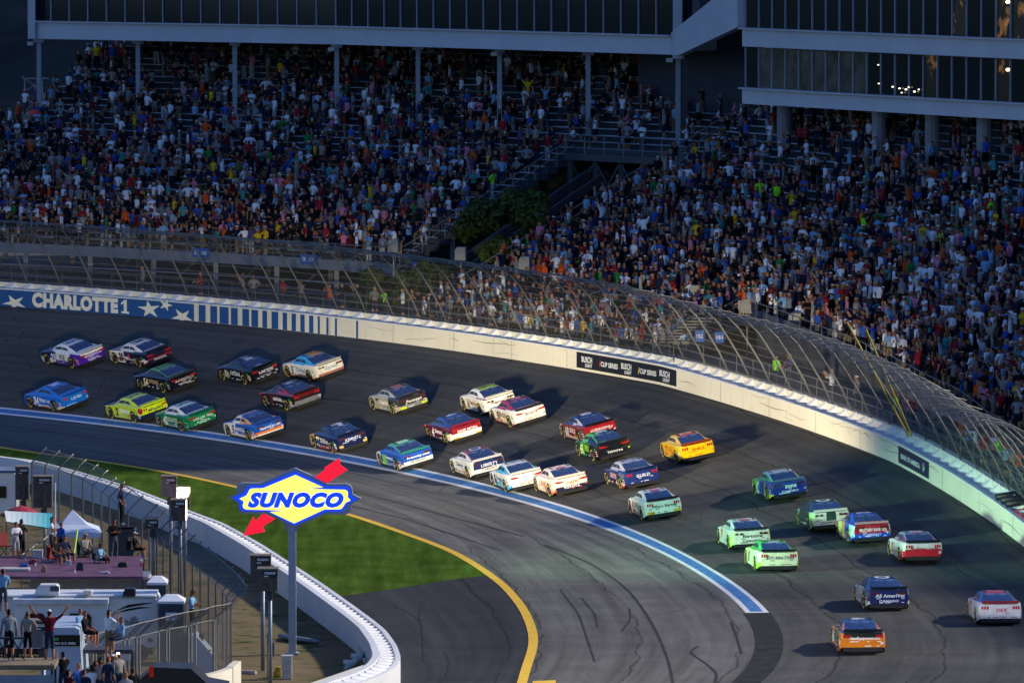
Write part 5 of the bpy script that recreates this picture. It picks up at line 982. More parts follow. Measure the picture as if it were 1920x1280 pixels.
splate([(92, 545), (215, 482)] + arc(300, 470, 66, 170, 90) + [(415, 405), (775, 253), (1125, 415)] + arc(1325, 480, 64, 90, 0) + [(1385, 515), (1455, 558), (1350, 610)] + arc(1270, 640, 52, -20, -90) + [(1110, 692), (765, 845), (475, 690)] + arc(225, 622, 62, 270, 170) + [(168, 590)], 'blue_border', M_SBLUE, 0, .05)
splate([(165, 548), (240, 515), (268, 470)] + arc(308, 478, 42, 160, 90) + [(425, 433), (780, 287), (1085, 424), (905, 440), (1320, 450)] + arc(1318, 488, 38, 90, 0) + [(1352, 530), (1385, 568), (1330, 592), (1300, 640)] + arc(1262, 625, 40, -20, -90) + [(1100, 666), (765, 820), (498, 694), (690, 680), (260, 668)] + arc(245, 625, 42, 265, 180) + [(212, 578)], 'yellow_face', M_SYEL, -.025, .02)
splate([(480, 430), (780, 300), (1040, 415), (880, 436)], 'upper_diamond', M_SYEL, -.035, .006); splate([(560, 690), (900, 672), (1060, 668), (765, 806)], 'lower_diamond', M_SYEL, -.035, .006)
for bold, m, d_, nm in ((.115, mat('sign_white', (.85, .85, .8), .4, var=0, emit=(1, 1, .9), es=.5), -.065, 'letter_outline'), (.07, M_SBLUE, -.08, 'lettering')):
    v, f = text_mesh('SUNOCO', .045, .32); v2, f2 = text_mesh('SUNOCO', bold, .32); k = (1085 / 5.82 * kS) / (v[:, 0].max() - v[:, 0].min()); hh = 172 / 5.82 * kS; oo = cS + Vector((((420 + 782 / 5.82) - 553) * kS, d_, -(840 + 562 / 5.82 - 935) * kS)); g_ = 1 if nm == 'lettering' else 1.0
    mb = MB(); mb.add([oo + Vector((a * k * (1 if nm == 'lettering' else 1.012), 0, b * hh * (1 if nm == 'lettering' else 1.06))) for a, b in v2], f2); mb.build(nm, m, SG)
splate([(985, 322), (1095, 243), (1098, 212), (1262, 108), (1270, 182), (1347, 240), (1192, 338), (1180, 350), (1118, 378), (1000, 420)], 'red_arrow', M_SRED, .16, .2); splate([(420, 715), (555, 775), (420, 862), (440, 917), (203, 962), (315, 748), (342, 802)], 'red_arrow', M_SRED, .12, .2)
mb = MB(); hp = (cS.z - .9); mb.box((0, .25, hp / 2), (.31, .31, hp)); mb.box((0, .25, .04), (.55, .55, .08)); mb.build('post', M_SGRY, SG)
mb = MB(); mb.prism([(-.42, 0), (.42, 0), (.16, -.36), (-.16, -.36)], .12, (0, .3, cS.z - 1.02), (1, 0, 0), (0, 0, 1)); mb.build('bracket', M_SGRY, SG)
# ---- track light boxes on posts, each with its own lamp
M_BOX = mat('brown_light_housing', (.085, .07, .06), .7, var=.25, vscale=4); M_BOXG = mat('grey_light_housing', (.17, .165, .165), .65, var=.15, vscale=4); M_GLOWE = mat('lamp_edge_glow', (.9, .85, .6), .4, var=0, emit=(1, .88, .55), es=4)
def lightbox(px0, py0, px1, py1, foot, label, target, power, col, m=M_BOX, glow=False, ybase=None, size=40, vert=1.0):
    g_ = gz(*foot) if ybase is None else Vector((0, ybase, 0)); Y = float(g_[1]); a = gy(px0, py1, Y); b = gy(px1, py0, Y); t = thing('track_light', label, 'light', ((a.x + b.x) / 2, Y, 0), 0, 'track light boxes on posts')
    c = Vector((0, 0, (a.z + b.z) / 2)); w_, h_ = b.x - a.x, b.z - a.z
    mb = MB(); mb.prism([(-w_ / 2, -h_ / 2), (w_ / 2, -h_ / 2), (w_ / 2, h_ / 2), (-w_ / 2, h_ / 2 + .02)], .75, c, (1, 0, 0), (0, 0, 1), back=-.4); mb.build('housing', m, t)
    mb = MB(); mb.box(c + Vector((0, .0, h_ / 2 + .03)), (w_ + .05, .85, .05)); mb.build('lid', mat('weathered_lid', (.20, .15, .12), .7, var=.2), t)
    mb = MB(); mb.box(c + Vector((.12, -.36 - .05, h_ / 2 - .17)), (w_ * .72, .03, .26)); pl = mb.build('name_plate', mat('dark_plate', (.012, .012, .012), .5, var=0), t)
    boardtext('musco', c + Vector((.10, -.44, h_ / 2 - .12)), (1, 0, 0), (0, 0, 1), w_ * .55, .10, M_LETW, pl); mb = MB(); mb.box(c + Vector((-.06, -.432, h_ / 2 - .25)), (w_ * .22, .01, .04)); mb.build('plate_line', M_LETW, pl)
    mb = MB(); mb.tube([(.08, -.1, 0), (.08, -.1, c.z - h_ / 2 + .1)], .085, 8); mb.build('post', mat('galvanised_post', (.22, .24, .26), .5, .5, var=.15, vscale=6), t, smooth=True); mb = MB(); mb.box((.08, -.47, c.z - h_ * .25), (.12, .1, h_ * .45)); mb.build('bracket', m, t); mb = MB(); mb.box((.05, -.15, c.z - h_ / 2 - .22), (.26, .2, .3)); mb.build('junction_box', M_DARKST, t)
    if glow: mb = MB(); mb.box(c + Vector((w_ / 2 + .02, .2, 0)), (.03, .5, h_ * .95)); mb.build('lamp_edge', M_GLOWE, t)
    if power:
        ld = bpy.data.lights.new('lamp', 'SPOT'); ld.energy = power; ld.color = col; ld.spot_size = R(size); ld.spot_blend = .6; ld.shadow_soft_size = 1.0; lo_ = bpy.data.objects.new('lamp', ld); SC.collection.objects.link(lo_); lo_.parent = t
        lo_.location = c + Vector(((w_ / 2 + 1.3) if glow else 0, .75, .1)); lo_.scale = (1, vert, 1); dd_ = Vector(target) - (Vector(t.location) + lo_.location); lo_.rotation_euler = dd_.to_track_quat('-Z', 'Y').to_euler()
    return t
LP = 1.0
lightbox(470, 1041, 508, 1085, (485, 1255), 'brown light box on a post, rear one of the pair beside the big sign', (0, 0, 0), 0, (1, 1, 1))
lightbox(484, 1066, 521, 1106, (502, 1290), 'brown light box on a post, front one of the pair beside the big sign', (0, 0, 0), 0, (1, 1, 1))
lightbox(303, 893, 331, 930, (318, 1095), 'grey brown light box topmost of the cluster at the fence end', V3(wb(98) + np.array([0, 0, -1.2])), 155000 * LP, (1, .86, .56), size=36, vert=.22, m=M_BOXG)
lightbox(331, 915, 356, 950, (345, 1085), 'grey brown light box behind the cluster at the fence end', V3(wb(58) + np.array([0, 0, -1.5])), 115000 * LP, (1, .87, .60), size=46, vert=.27)
lightbox(321, 937, 348, 975, (335, 1118), 'light box with glowing edge lowest of the cluster at the fence end', V3(wb(14) + np.array([0, 0, -1.6])), 44000 * LP, (.50, 1, .64), glow=True, size=60, vert=.24)
lightbox(272, 972, 296, 990, (285, 1120), 'small low light box half hidden inside the fence', tuple(gz(345, 992, .4)), 90, (1, .36, .18), size=80)
lightbox(57, 1163, 97, 1212, (76, 0), 'grey light box with glowing edge on a post at the lower left', V3(at(-16, 8)), 50000 * LP, (1, .95, .86), m=M_BOXG, glow=True, ybase=250, size=30, vert=.5)
lightbox(30, 875, 54, 935, (42, 1060), 'dark light box furthest left before the bright wall', tuple(gz(75, 868, .6)), 90 * LP, (1, .78, .42), size=90)
lightbox(63, 893, 98, 950, (80, 1062), 'dark light box second from the left before the bright wall', tuple(gz(215, 925, .6)), 110 * LP, (1, .92, .55), size=90)
# ---- camp fence
cfz = 2.9
far_ = [(60, 866), (85, 872), (110, 879), (134, 889), (155.5, 898.7), (173.5, 910), (190, 923.6), (205, 932), (222, 944), (240, 958), (266, 975), (280, 987), (294, 999), (306, 1011), (320, 1022), (335, 1033.5), (347, 1047), (361, 1057.6), (375.5, 1070), (391, 1082), (404.7, 1094), (417.6, 1107), (425, 1116.7), (433, 1129)]
near_ = [(403, 1159), (400, 1162), (366, 1168), (358, 1171), (352, 1173), (316, 1178.6), (311, 1180), (297, 1183), (261, 1192), (255, 1194), (240, 1197), (232, 1199), (199, 1209.5), (195, 1210), (179, 1211), (173, 1213), (141, 1223), (136, 1224), (117, 1223), (112, 1226)]
FP = [gz(x, y, cfz) for x, y in far_]; NP = [gz(x, y, cfz) for x, y in near_]; apex = gz(432, 1142, cfz)
ft = thing('camp_fence', 'tall chain-link fence with outward slanting tops looping round the infield camp', 'fence'); LEAN = Vector((.62, .25, .62))
def clamp_base(p): return Vector((p.x, p.y, 0))
for i, p in enumerate(FP + NP):
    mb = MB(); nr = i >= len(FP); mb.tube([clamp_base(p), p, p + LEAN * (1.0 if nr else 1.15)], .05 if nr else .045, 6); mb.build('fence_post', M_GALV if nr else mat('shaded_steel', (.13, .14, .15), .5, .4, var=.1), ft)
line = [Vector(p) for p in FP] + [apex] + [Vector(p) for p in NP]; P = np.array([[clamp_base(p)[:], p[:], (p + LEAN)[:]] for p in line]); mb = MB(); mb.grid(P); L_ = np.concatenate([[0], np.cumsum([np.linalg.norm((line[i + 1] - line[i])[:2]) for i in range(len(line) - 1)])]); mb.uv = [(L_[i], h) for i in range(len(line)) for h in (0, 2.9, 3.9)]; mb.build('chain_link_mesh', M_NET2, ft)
mb = MB()
for pts in ([p + LEAN for p in FP], FP, [p + LEAN for p in NP], NP): mb.tube([Vector(p) for p in pts], .025, 4)
mb.build('top_rail', M_GALV, ft)
# cream retaining wall under the near run
rw = [(452, 1238), (441, 1246), (437, 1252), (405, 1262), (360, 1268), (330, 1275), (290, 1287), (200, 1310), (100, 1335)]
Q = resample([gz(x, y, .9) for x, y in rw], 50, 1); mb = MB(); A_, B_ = Q.copy(), offset(Q, -.3)
for k in range(50): pass
for i in range(49):
    a, b, c, d = Vector(A_[i]), Vector(A_[i + 1]), Vector(B_[i + 1]), Vector(B_[i]); n0 = len(mb.v); lo0 = lambda q: (q.x, q.y, -.1)
    mb.add([lo0(a), lo0(b), lo0(c), lo0(d), tuple(a), tuple(b), tuple(c), tuple(d)], [(4, 5, 6, 7), (0, 1, 5, 4), (2, 3, 7, 6)] + ([(0, 4, 7, 3)] if i == 0 else []))
tag(mb.build('retaining_wall', M_CREAM), 'low cream concrete wall under the near run of the camp fence', 'wall')
# ---- people of the camp (finer figures with fingers)
def hero(px, py_feet, Y, top, bot, hat, arms, legs, label, yaw=0, h=1.75, longp=False, skin=0, hair=0, sleeve=True, z=None):
    V, F, regs = person_mesh(legs, arms, 1); p = gy(px, py_feet, Y)
    cols = colours(regs, top, bot, hat, SKIN[skin], HAIR[hair], sleeve, longp); mb = MB(); me = pmesh('person', V, F, cols, 1)
    V2 = []; F2 = []; C2 = []; J, E = pose_joints(legs, arms)
    hands = [k for k in range(len(J)) if J[k][1] == (.022, .03)]; m2 = MB()
    for k in hands:
        q = Vector(J[k][0]); pa = [e[0] for e in E if e[1] == k][0]; d = (q - Vector(J[pa][0])).normalized(); sd_ = d.cross(Vector((0, 1, .3))).normalized()
        for i in range(4):
            o_ = q + sd_ * (i - 1.5) * .019; L0 = (.062, .075, .07, .055)[i]; m2.tube([o_ - d * .01, o_ + d * L0 * .55, o_ + d * L0 * .9 + Vector((0, -.014, 0))], [.0095, .0085, .006], 4)
        m2.tube([q - d * .05 + sd_ * .03, q - d * .01 + sd_ * .055, q + d * .02 + sd_ * .058], [.011, .010, .007], 4)
    # face: nose, ears; cap brim
    zh = (.56 if legs == 'sit' else .95) + .66
    m2.tube([(0, -.095, zh + .03), (0, -.122, zh - .005), (0, -.1, zh - .015)], [.008, .014, .01], 4)
    for sx in (-1, 1): m2.box((sx * .083, .005, zh + .01), (.02, .035, .055))
    nb = len(V); Va = V.tolist() + [tuple(v) for v in m2.v]; Fa = F + [tuple(i + nb for i in f) for f in m2.f]; ca = cols + [lin(SKIN[skin])] * len(m2.f)
    if hat: m3 = MB(); m3.prism([(-.07, 0), (.07, 0), (.055, .10), (-.055, .10)], .012, (0, -.075, zh + .075), (1, 0, 0), (0, -1, -.15)); nb = len(Va); Va += [tuple(v) for v in m3.v]; Fa += [tuple(i + nb for i in f) for f in m3.f]; ca += [lin(HATS[hat])] * len(m3.f)
    me = pmesh('person', np.array(Va), Fa, ca, 1); o = bpy.data.objects.new('person', me); SC.collection.objects.link(o); k = h / 1.75; o.scale = (k, k, k); o.location = (p.x, p.y, p.z if z is None else z); o.rotation_euler = (0, 0, yaw); tag(o, label, 'person', 'people camping in the infield'); return o
BK = math.pi   # turned away from the camera
# deck with people
def hor(px0, px1, py0, py1, z): return gz(px0, py1, z), gz(px1, py1, z), gz(px1, py0, z), gz(px0, py0, z)
dk = thing('viewing_deck', 'purple plank viewing deck with people behind the brown camper roof', 'deck'); c = hor(-60, 268, 1042, 1080, 3.0)
mb = MB(); mb.add([Vector((q.x, q.y, 3.0)) for q in c] + [Vector((q.x, q.y, 2.88)) for q in c], [(0, 1, 2, 3), (7, 6, 5, 4), (0, 4, 5, 1), (1, 5, 6, 2), (2, 6, 7, 3), (3, 7, 4, 0)]); mb.build('deck_boards', mat('purple_deck', (.12, .045, .085), .7, var=.5, vscale=2.5), dk)
for q in c: mb = MB(); mb.beam((q.x, q.y, 0), (q.x, q.y, 2.88), .12); mb.build('leg', M_DARKST, dk)
mb = MB(); a, b = gz(2, 1062, 3.1), gz(58, 1060, 3.1); mb.box(((a.x + b.x) / 2, a.y - .5, 3.06), (b.x - a.x, .9, .09)); tag(mb.build('board', mat('pale_board', (.45, .43, .40), .7)), 'pale board lying on the left edge of the purple deck', 'board')
YD = 299.5
hero(30, 1048, YD + .5, 'white', 'white', None, ('fold', 'fold'), 'stand', 'woman in cream top and white shorts standing at the left of the deck', .6, 1.62, hair=1, skin=0)
hero(40, 1046, YD + 1.5, 'black', 'black', None, ('fold', 'fold'), 'stand', 'woman with long dark hair behind the woman in cream', .9, 1.7, skin=3)
hero(97, 1046, YD + 1.2, 'white', 'gray', None, ('fold', 'fold'), 'stand', 'man in white tank top standing beside the white canopy', 1.6, 1.78, sleeve=False, skin=1)
hero(104, 1044, YD + 2.0, 'gray', 'black', 'red', ('down', 'down'), 'stand', 'person in red cap behind the man in tank top', 1.2, 1.72)
hero(115, 1046, YD + .8, 'blue', 'navy', 'navy', ('down', 'down'), 'stand', 'boy in blue shirt and dark cap standing near the canopy', 2.3, 1.55, skin=2)
hero(103, 1066, YD - 1.6, 'black', 'gray', None, ('lap', 'lap'), 'sit', 'bare-shouldered man seated on a chair at the deck front', .9, 1.8, sleeve=False, skin=1)
hero(121, 1062, YD - .8, 'navy', 'gray', None, ('lap', 'lap'), 'sit', 'person seated with legs out beside the bare-shouldered man', .8, 1.75, skin=0)
hero(160, 1058, YD + .9, 'tan', 'gray', 'tan', ('lap', 'lap'), 'sit', 'person in tan leaning back in a chair under the canopy', .8, 1.75)
hero(188, 1068, YD - 1.8, 'skyblue', 'navy', None, ('lap', 'lap'), 'sit', 'child in bright blue shirt seated low in a camp chair', 1.1, 1.45, skin=3)
hero(214, 1051, YD + .8, 'black', 'gray', None, ('fold', 'fold'), 'stand', 'man in black polo shirt standing with folded arms on the deck', .5, 1.82, skin=1, longp=True)
hero(252, 1050, YD + 1.6, 'black', 'black', 'white', ('lap', 'lap'), 'sit', 'person in black with pale hood seated at the right of the deck', 1.4, 1.6)
hero(228, 985, 307, 'navy', 'black', 'black', ('hip', 'down'), 'stand', 'tall figure in dark navy standing on a box beside the slanted fence', 1.4, 1.85, longp=True)
bx = gy(228, 990, 307); mb = MB(); mb.box((bx.x, bx.y, bx.z / 2), (1.1, 1.1, bx.z)); mb.box((bx.x, bx.y, bx.z - .05), (1.25, 1.25, .1)); tag(mb.build('dark_platform', M_DARKST), 'dark box platform under the tall navy figure', 'platform')
def chair(px, py, Y, colr, label):
    p = gy(px, py, Y); t = thing('camp_chair', label, 'chair', (p.x, p.y, p.z), .9, 'folding camp chairs'); m = mat('chair_' + colr.strip('#'), colr, .8)
    mb = MB(); mb.box((0, 0, .44), (.5, .45, .03)); mb.build('seat', m, t); mb = MB(); mb.box((0, .24, .72), (.5, .03, .55)); mb.build('backrest', m, t)
    for a in (-1, 1):
        for b in (-1, 1): mb = MB(); mb.beam((a * .25, b * .22, 0), (-a * .0 + a * .22, -b * .2, .44), .025); mb.build('leg', M_DARKST, t)
chair(103, 1066, YD - 1.6, '#8c2320', 'red folding chair under the bare-shouldered man'); chair(160, 1058, YD + .9, '#22242a', 'dark folding chair under the canopy'); chair(188, 1068, YD - 1.8, '#1f2a3c', 'dark chair under the child in bright blue'); chair(14, 1042, YD + 1.5, '#7c1c20', 'dark red folding chair at the left end of the deck'); chair(121, 1062, YD - .8, '#5c2a30', 'maroon chair beside the red one'); chair(252, 1050, YD + 1.6, '#1a1a1e', 'black chair at the right end of the deck')
ck = MB(); p = gz(71, 1046, 3.0); ck.box((p.x, p.y, 3.17), (.42, .3, .3)); ck.box((p.x, p.y, 3.34), (.45, .33, .05)); tag(ck.build('cooler_box', mat('cooler_white', (.55, .53, .48), .6)), 'small pale cooler box on the purple deck', 'cooler')
clut = [('backpack', 150, 1068, (.03, .03, .05), (.3, .2, .35), 'dark backpack on the deck between the chairs'), ('carrier_bag', 128, 1058, (.5, .5, .5), (.25, .15, .2), 'pale carrier bag beside the maroon chair'), ('blue_box', 45, 1066, (.03, .08, .3), (.4, .3, .25), 'blue box at the left front of the deck'), ('drink_crate', 62, 1056, (.25, .05, .04), (.35, .28, .2), 'small red drinks crate on the deck'), ('folded_towel', 196, 1074, (.35, .35, .4), (.45, .3, .08), 'grey folded towel near the deck front'), ('tool_bag', 230, 1062, (.02, .02, .02), (.4, .25, .22), 'black tool bag right of the man in black polo'), ('paper_sack', 82, 1072, (.3, .22, .13), (.22, .16, .3), 'brown paper sack at the deck front edge')]
for nm, px, py, c_, sz, lb in clut:
    p = gz(px, py, 3.0); mb = MB(); mb.prism([(-sz[0] / 2, 0), (sz[0] / 2, 0), (sz[0] * .46, sz[2] * .7), (sz[0] * .3, sz[2]), (-sz[0] * .28, sz[2] * .95), (-sz[0] * .48, sz[2] * .6)], sz[1], (p.x, p.y, 3.0), (1, 0, 0), (0, 0, 1)); tag(mb.build(nm, mat(nm + '_stuff', c_, .8, var=.3, vscale=6)), lb, nm.replace('_', ' '))
for i, (px, py) in enumerate(((48, 1052), (66, 1061), (74, 1052), (92, 1049), (140, 1074), (172, 1050))):
    p = gz(px, py, 3.0); mb = MB(); mb.tube([(p.x, p.y, 3.0), (p.x, p.y, 3.1), (p.x, p.y, 3.13)], [.035, .04, .03], 8); tag(mb.build('drink_cup', mat('cup_white', (.6, .6, .58), .5)), 'small white drink cup standing on the purple deck boards', 'cup', 'drink cups on the deck')
# canopy, awning, umbrella, pole
ct = thing('canopy_tent', 'white pop-up canopy tent with pointed roof behind the deck', 'tent'); Yc = 308.0; pk = gy(136, 955, Yc); cn = [gy(93, 998, Yc - 1.5), gy(191, 1001, Yc - 1.5), gy(186, 988, Yc + 1.5), gy(97, 985, Yc + 1.5)]; zc = cn[0].z
cn = [Vector((q.x, q.y, zc)) for q in cn]; mb = MB(); mids = [(cn[i] + pk) / 2 - Vector((0, 0, .16)) for i in range(4)]; mb.add(cn + mids + [pk], [(i, (i + 1) % 4, 4 + (i + 1) % 4, 4 + i) for i in range(4)] + [(4 + i, 4 + (i + 1) % 4, 8) for i in range(4)]); mb.add([q for q in cn] + [q - Vector((0, 0, .22)) for q in cn], [(i, (i + 1) % 4, 4 + (i + 1) % 4, 4 + i) for i in range(4)]); mb.build('canopy', mat('white_tent_fabric', (.55, .62, .74), .8, var=.08), ct)
for q in cn: mb = MB(); mb.beam((q.x, q.y, 0), (q.x, q.y, zc), .05); mb.build('leg', M_GALV, ct)
aw = MB(); a, b, c_, d = gy(8, 957, 305), gy(98, 962, 305), gy(97, 990, 302.5), gy(12, 977, 302.5)
for k in range(9):
    f0, f1 = k / 9, (k + 1) / 9; aw.add([a.lerp(b, f0), a.lerp(b, f1), d.lerp(c_, f1), d.lerp(c_, f0), a.lerp(b, f0) + Vector((0, 0, -.04)), a.lerp(b, f1) + Vector((0, 0, -.04)), d.lerp(c_, f1) + Vector((0, 0, -.04)), d.lerp(c_, f0) + Vector((0, 0, -.04))], [(3, 2, 1, 0), (4, 5, 6, 7)], tuple(np.array(lin('#d8dcd8')) * (1 - k / 8) + np.array(lin('#2fa8b0')) * (k / 8)))
ao = thing('awning', 'white to turquoise sloping awning left of the canopy tent', 'awning'); aw.build('fabric', mat('awning_fabric', (.5, .5, .5), .8, attr='Col', var=0), ao)
for q in (c_, d): mb = MB(); mb.beam((q.x, q.y, 0), tuple(q), .05); mb.build('pole', M_GALV, ao)
um = MB(); p = gy(40, 948, 312); n = 12
for i in range(4):
    for k in range(n): a = 2 * math.pi * k / n; r_ = 1.0 * (1 - i / 3.2) ** .7 if i < 3 else .02; um.v.append((p.x + r_ * math.cos(a), p.y + r_ * math.sin(a), p.z - .45 + .16 * i))
um.f = [(i * n + k, i * n + (k + 1) % n, (i + 1) * n + (k + 1) % n, (i + 1) * n + k) for i in range(3) for k in range(n)]; um.tube([(p.x, p.y, 0), (p.x, p.y, p.z)], .025, 5); tag(um.build('parasol', mat('crimson_fabric', (.35, .02, .04), .8, var=0)), 'crimson parasol above the awning at the left', 'parasol')
mb = MB(); a = gy(103, 970, 301); b = gy(103, 905, 301); mb.tube([(a.x, a.y, 0), tuple(b)], .04, 6); tag(mb.build('flag_pole', mat('pale_pole', (.5, .55, .6), .5, var=0)), 'thin pale pole standing left of the canopy tent', 'pole')
mb = MB(); mb.tube([gy(139, 1037, 299), gy(145, 992, 300.5)], .035, 5); tag(mb.build('lime_strap', mat('lime_strap_paint', (.45, .75, .08), .6, var=0)), 'lime green strip leaning under the canopy', 'strap')
mb = MB(); mb.tube([gy(38, 1042, 300), gy(90, 1005, 302)], .035, 5); tag(mb.build('prop_pole', M_GALV), 'pale slanting prop pole between the deck and the awning', 'pole')
fg = thing('flag', 'small furled red white and blue flag at the right corner of the deck', 'flag'); mb = MB(); a, b = gy(262, 1082, 296.5), gy(271, 1038, 296.5); mb.tube([a, b], .02, 4); mb.build('staff', M_GALV, fg)
mb = MB()
for k in range(6):
    q0, q1 = a.lerp(b, k / 6), a.lerp(b, (k + 1) / 6); mb.tube([q0 + Vector((-.03, 0, 0)), (q0 + q1) / 2 + Vector((-.12 + .08 * (k % 2), -.03, 0)), q1 + Vector((-.03, 0, 0))], [.04, .07, .04], 5, col=[(.45, .03, .05), (.7, .7, .7), (.03, .05, .3)][k % 3])
mb.build('cloth', mat('flag_cloth', (.5, .5, .5), .8, attr='Col', var=0), fg)
# ---- campers
def rv(name, label, px0, px1, ytop, yside_top, ybot, Y, ztop, body, ribs=False, depth=2.5):
    t = thing(name, label, 'camper'); a, b = gy(px0, ybot, Y), gy(px1, yside_top, Y); z0, z1 = a.z, b.z; W_ = b.x - a.x; cx = (a.x + b.x) / 2; M1 = body
    mb = MB(); r_ = .16; L2 = W_ / 2
    mb.prism([(-L2 + .05, z0), (L2, z0), (L2, z1 - r_), (L2 - r_ * .6, z1 - .03), (L2 - r_, z1), (-L2 + r_, z1), (-L2, z1 - r_), (-L2 - (.25 if not ribs else 0), z0 + .9)], depth, (cx, Y, 0), (1, 0, 0), (0, 0, 1), back=-depth); mb.build('body', M1, t)
    mb = MB(); mb.box((cx, Y + depth / 2, z1 + .02), (W_ - .15, depth - .1, .06)); mb.build('roof', mat('camper_roof', (.62, .64, .66), .6, var=.1) if not ribs else mat('silver_roof', (.35, .34, .36), .35, .5, var=.35, vscale=1.5), t)
    mb = MB(); mb.box((cx, Y - .03, z1 - .03), (W_ + .06, .06, .07)); mb.box((cx + L2 + .01, Y - .02, (z0 + z1) / 2), (.05, .06, z1 - z0)); mb.build('edge_trim', mat('trim_grey', (.36, .36, .37), .5), t)
    if ribs:
        mb = MB()
        for z_ in np.arange(z0 + .1, z1 - .1, .11): mb.box((cx, Y - .012, z_), (W_ - .1, .03, .045))
        mb.build('side_ribs', M1, t)
    return t, cx, L2, z0, z1
M_RVW = mat('camper_white', (.74, .73, .69), .4, var=.05); M_RVB = mat('camper_taupe', (.30, .265, .25), .6, var=.15); M_WIN = mat('camper_window', (.01, .01, .012), .15, var=0)
Yr = 287.0
rt, rcx, rL2, rz0, rz1 = rv('travel_trailer', 'long white travel trailer with black window and swoosh, behind the near fence', -40, 295, 1107, 1118, 1213, Yr, 3.0, M_RVW)
def rpx(px, py, d=0): p = gy(px, py, Yr - d); return p
def rquad(px0, py0, px1, py1, name, m, d=.02, th=.03, r_=4):
    a, b = rpx(px0, py1, d), rpx(px1, py0, d); w_, h_ = b.x - a.x, b.z - a.z; c_ = Vector(((a.x + b.x) / 2, Yr - d, (a.z + b.z) / 2)); k = min(w_, h_) * .18
    mb = MB(); mb.prism([(-w_ / 2 + k, -h_ / 2), (w_ / 2 - k, -h_ / 2), (w_ / 2, -h_ / 2 + k), (w_ / 2, h_ / 2 - k), (w_ / 2 - k, h_ / 2), (-w_ / 2 + k, h_ / 2), (-w_ / 2, h_ / 2 - k), (-w_ / 2, -h_ / 2 + k)], th, c_, (1, 0, 0), (0, 0, 1)); return mb.build(name, m, rt)
mb = MB(); a, b = rpx(27, 1215, .55), rpx(201, 1132, .55); mb.box(((a.x + b.x) / 2, Yr - .28, (a.z + b.z) / 2), (b.x - a.x, .56, b.z - a.z)); so_ = mb.build('slide_out', M_RVW, rt)
mb = MB(); mb.prism([(a.x - .05 - rcx, b.z + .02), (b.x + .05 - rcx, b.z + .02), (b.x + .05 - rcx, b.z + .22), (a.x - .05 - rcx, b.z + .22)], .75, (rcx, Yr - .0, 0), (1, 0, 0), (0, 0, 1)); mb.build('slide_awning', mat('awning_white', (.60, .61, .62), .6), rt)
rquad(46, 1149, 85, 1185, 'window', M_WIN, .60); rquad(126, 1149, 171, 1185, 'window', M_WIN, .60); rquad(277, 1195, 286, 1203, 'vent', M_DARKST)
for pts in ([(212, 1147), (240, 1133), (270, 1129.5), (291, 1129), (265, 1133.5), (235, 1139)], [(214, 1150), (238, 1141), (262, 1137), (288, 1138.5), (262, 1140.5), (236, 1145)]):
    P = [rpx(x, y, .02) for x, y in pts]; mb = MB(); mb.add([(p.x, Yr - .02, p.z) for p in P][::-1], [tuple(range(6))]); mb.build('swoosh', M_WIN, rt)
boardtext('Shamrock', rpx(253, 1166, .03), (1, 0, 0), (0, 0, 1), 40 * Yr / F_PX, .20, M_WIN, rt, 'lettering', .005, .1)
for cxp, cyp in ((247, 1161), (251, 1158), (255, 1161)):
    p = rpx(cxp, cyp, .03); v, f = ring(.05, .075, 10); mb = MB(); mb.add([(p.x + a, Yr - .03, p.z + b) for a, b in v], f); mb.build('clover_ring', M_WIN, rt)
# roof gear
def roofbox(px0, py0, px1, py1, name, m, Y=Yr + .9, slope=.3):
    a, b = gy(px0, py1, Y), gy(px1, py0, Y); w_, h_ = b.x - a.x, b.z - a.z; mb = MB(); mb.prism([(0, 0), (w_, 0), (w_, h_ * .8), (w_ * .9, h_), (w_ * .25, h_), (w_ * .08, h_ * .55)], .8, (a.x, Y - .3, a.z), (1, 0, 0), (0, 0, 1)); return mb.build(name, m, rt)
acu = roofbox(67, 1091, 113, 1110, 'air_conditioner', mat('ac_white', (.60, .60, .58), .5)); a = gy(93, 1105, Yr + .55); mb = MB(); mb.box((a.x + .26, Yr - .22, a.z + .12), (.36, .03, .2)); mb.build('grille', M_DARKST, acu)
roofbox(157, 1102, 175, 1109, 'roof_vent', mat('vent_cream', (.55, .53, .46), .6)); roofbox(232, 1098, 256, 1112, 'open_hatch', M_BLK, slope=1)
for px in (262, 20):
    mb = MB(); p = gy(px, 1213, Yr)
    ring_v = [(p.x + .36 * math.cos(a), Yr + q, .37 + .36 * math.sin(a)) for q in (-.02, .25) for a in np.arange(0, 6.28, .42)]; n = 15; mb.add(ring_v, [tuple(range(n))[::-1], tuple(range(n, 2 * n))] + [(i, (i + 1) % n, n + (i + 1) % n, n + i) for i in range(n)]); mb.build('wheel', M_TYRE, rt)
mb = MB(); mb.box((rcx, Yr + 1.2, rz0 - .15), (2 * rL2 - .4, 2.2, .3)); mb.build('chassis', M_BLK, rt)
r2 = rv('brown_camper', 'brown ribbed camper with silver roof just behind the white trailer', 56, 280, 1076, 1083, 1190, 293.5, 3.0, M_RVB, True)
r3 = rv('ribbed_trailer', 'white ribbed trailer with dark window at the left edge of the camp', -90, 29, 870, 884, 960, 343, 3.2, M_RVW, True); p = gy(0, 922, 342.9); mb = MB(); mb.box((p.x, 342.93, p.z), (.62, .05, .58)); mb.build('window', M_WIN, r3[0]); mb = MB(); mb.box((p.x, 342.94, p.z + 1.0), (1.6, .03, .1)); mb.build('blue_stripe', M_WBLUE, r3[0])
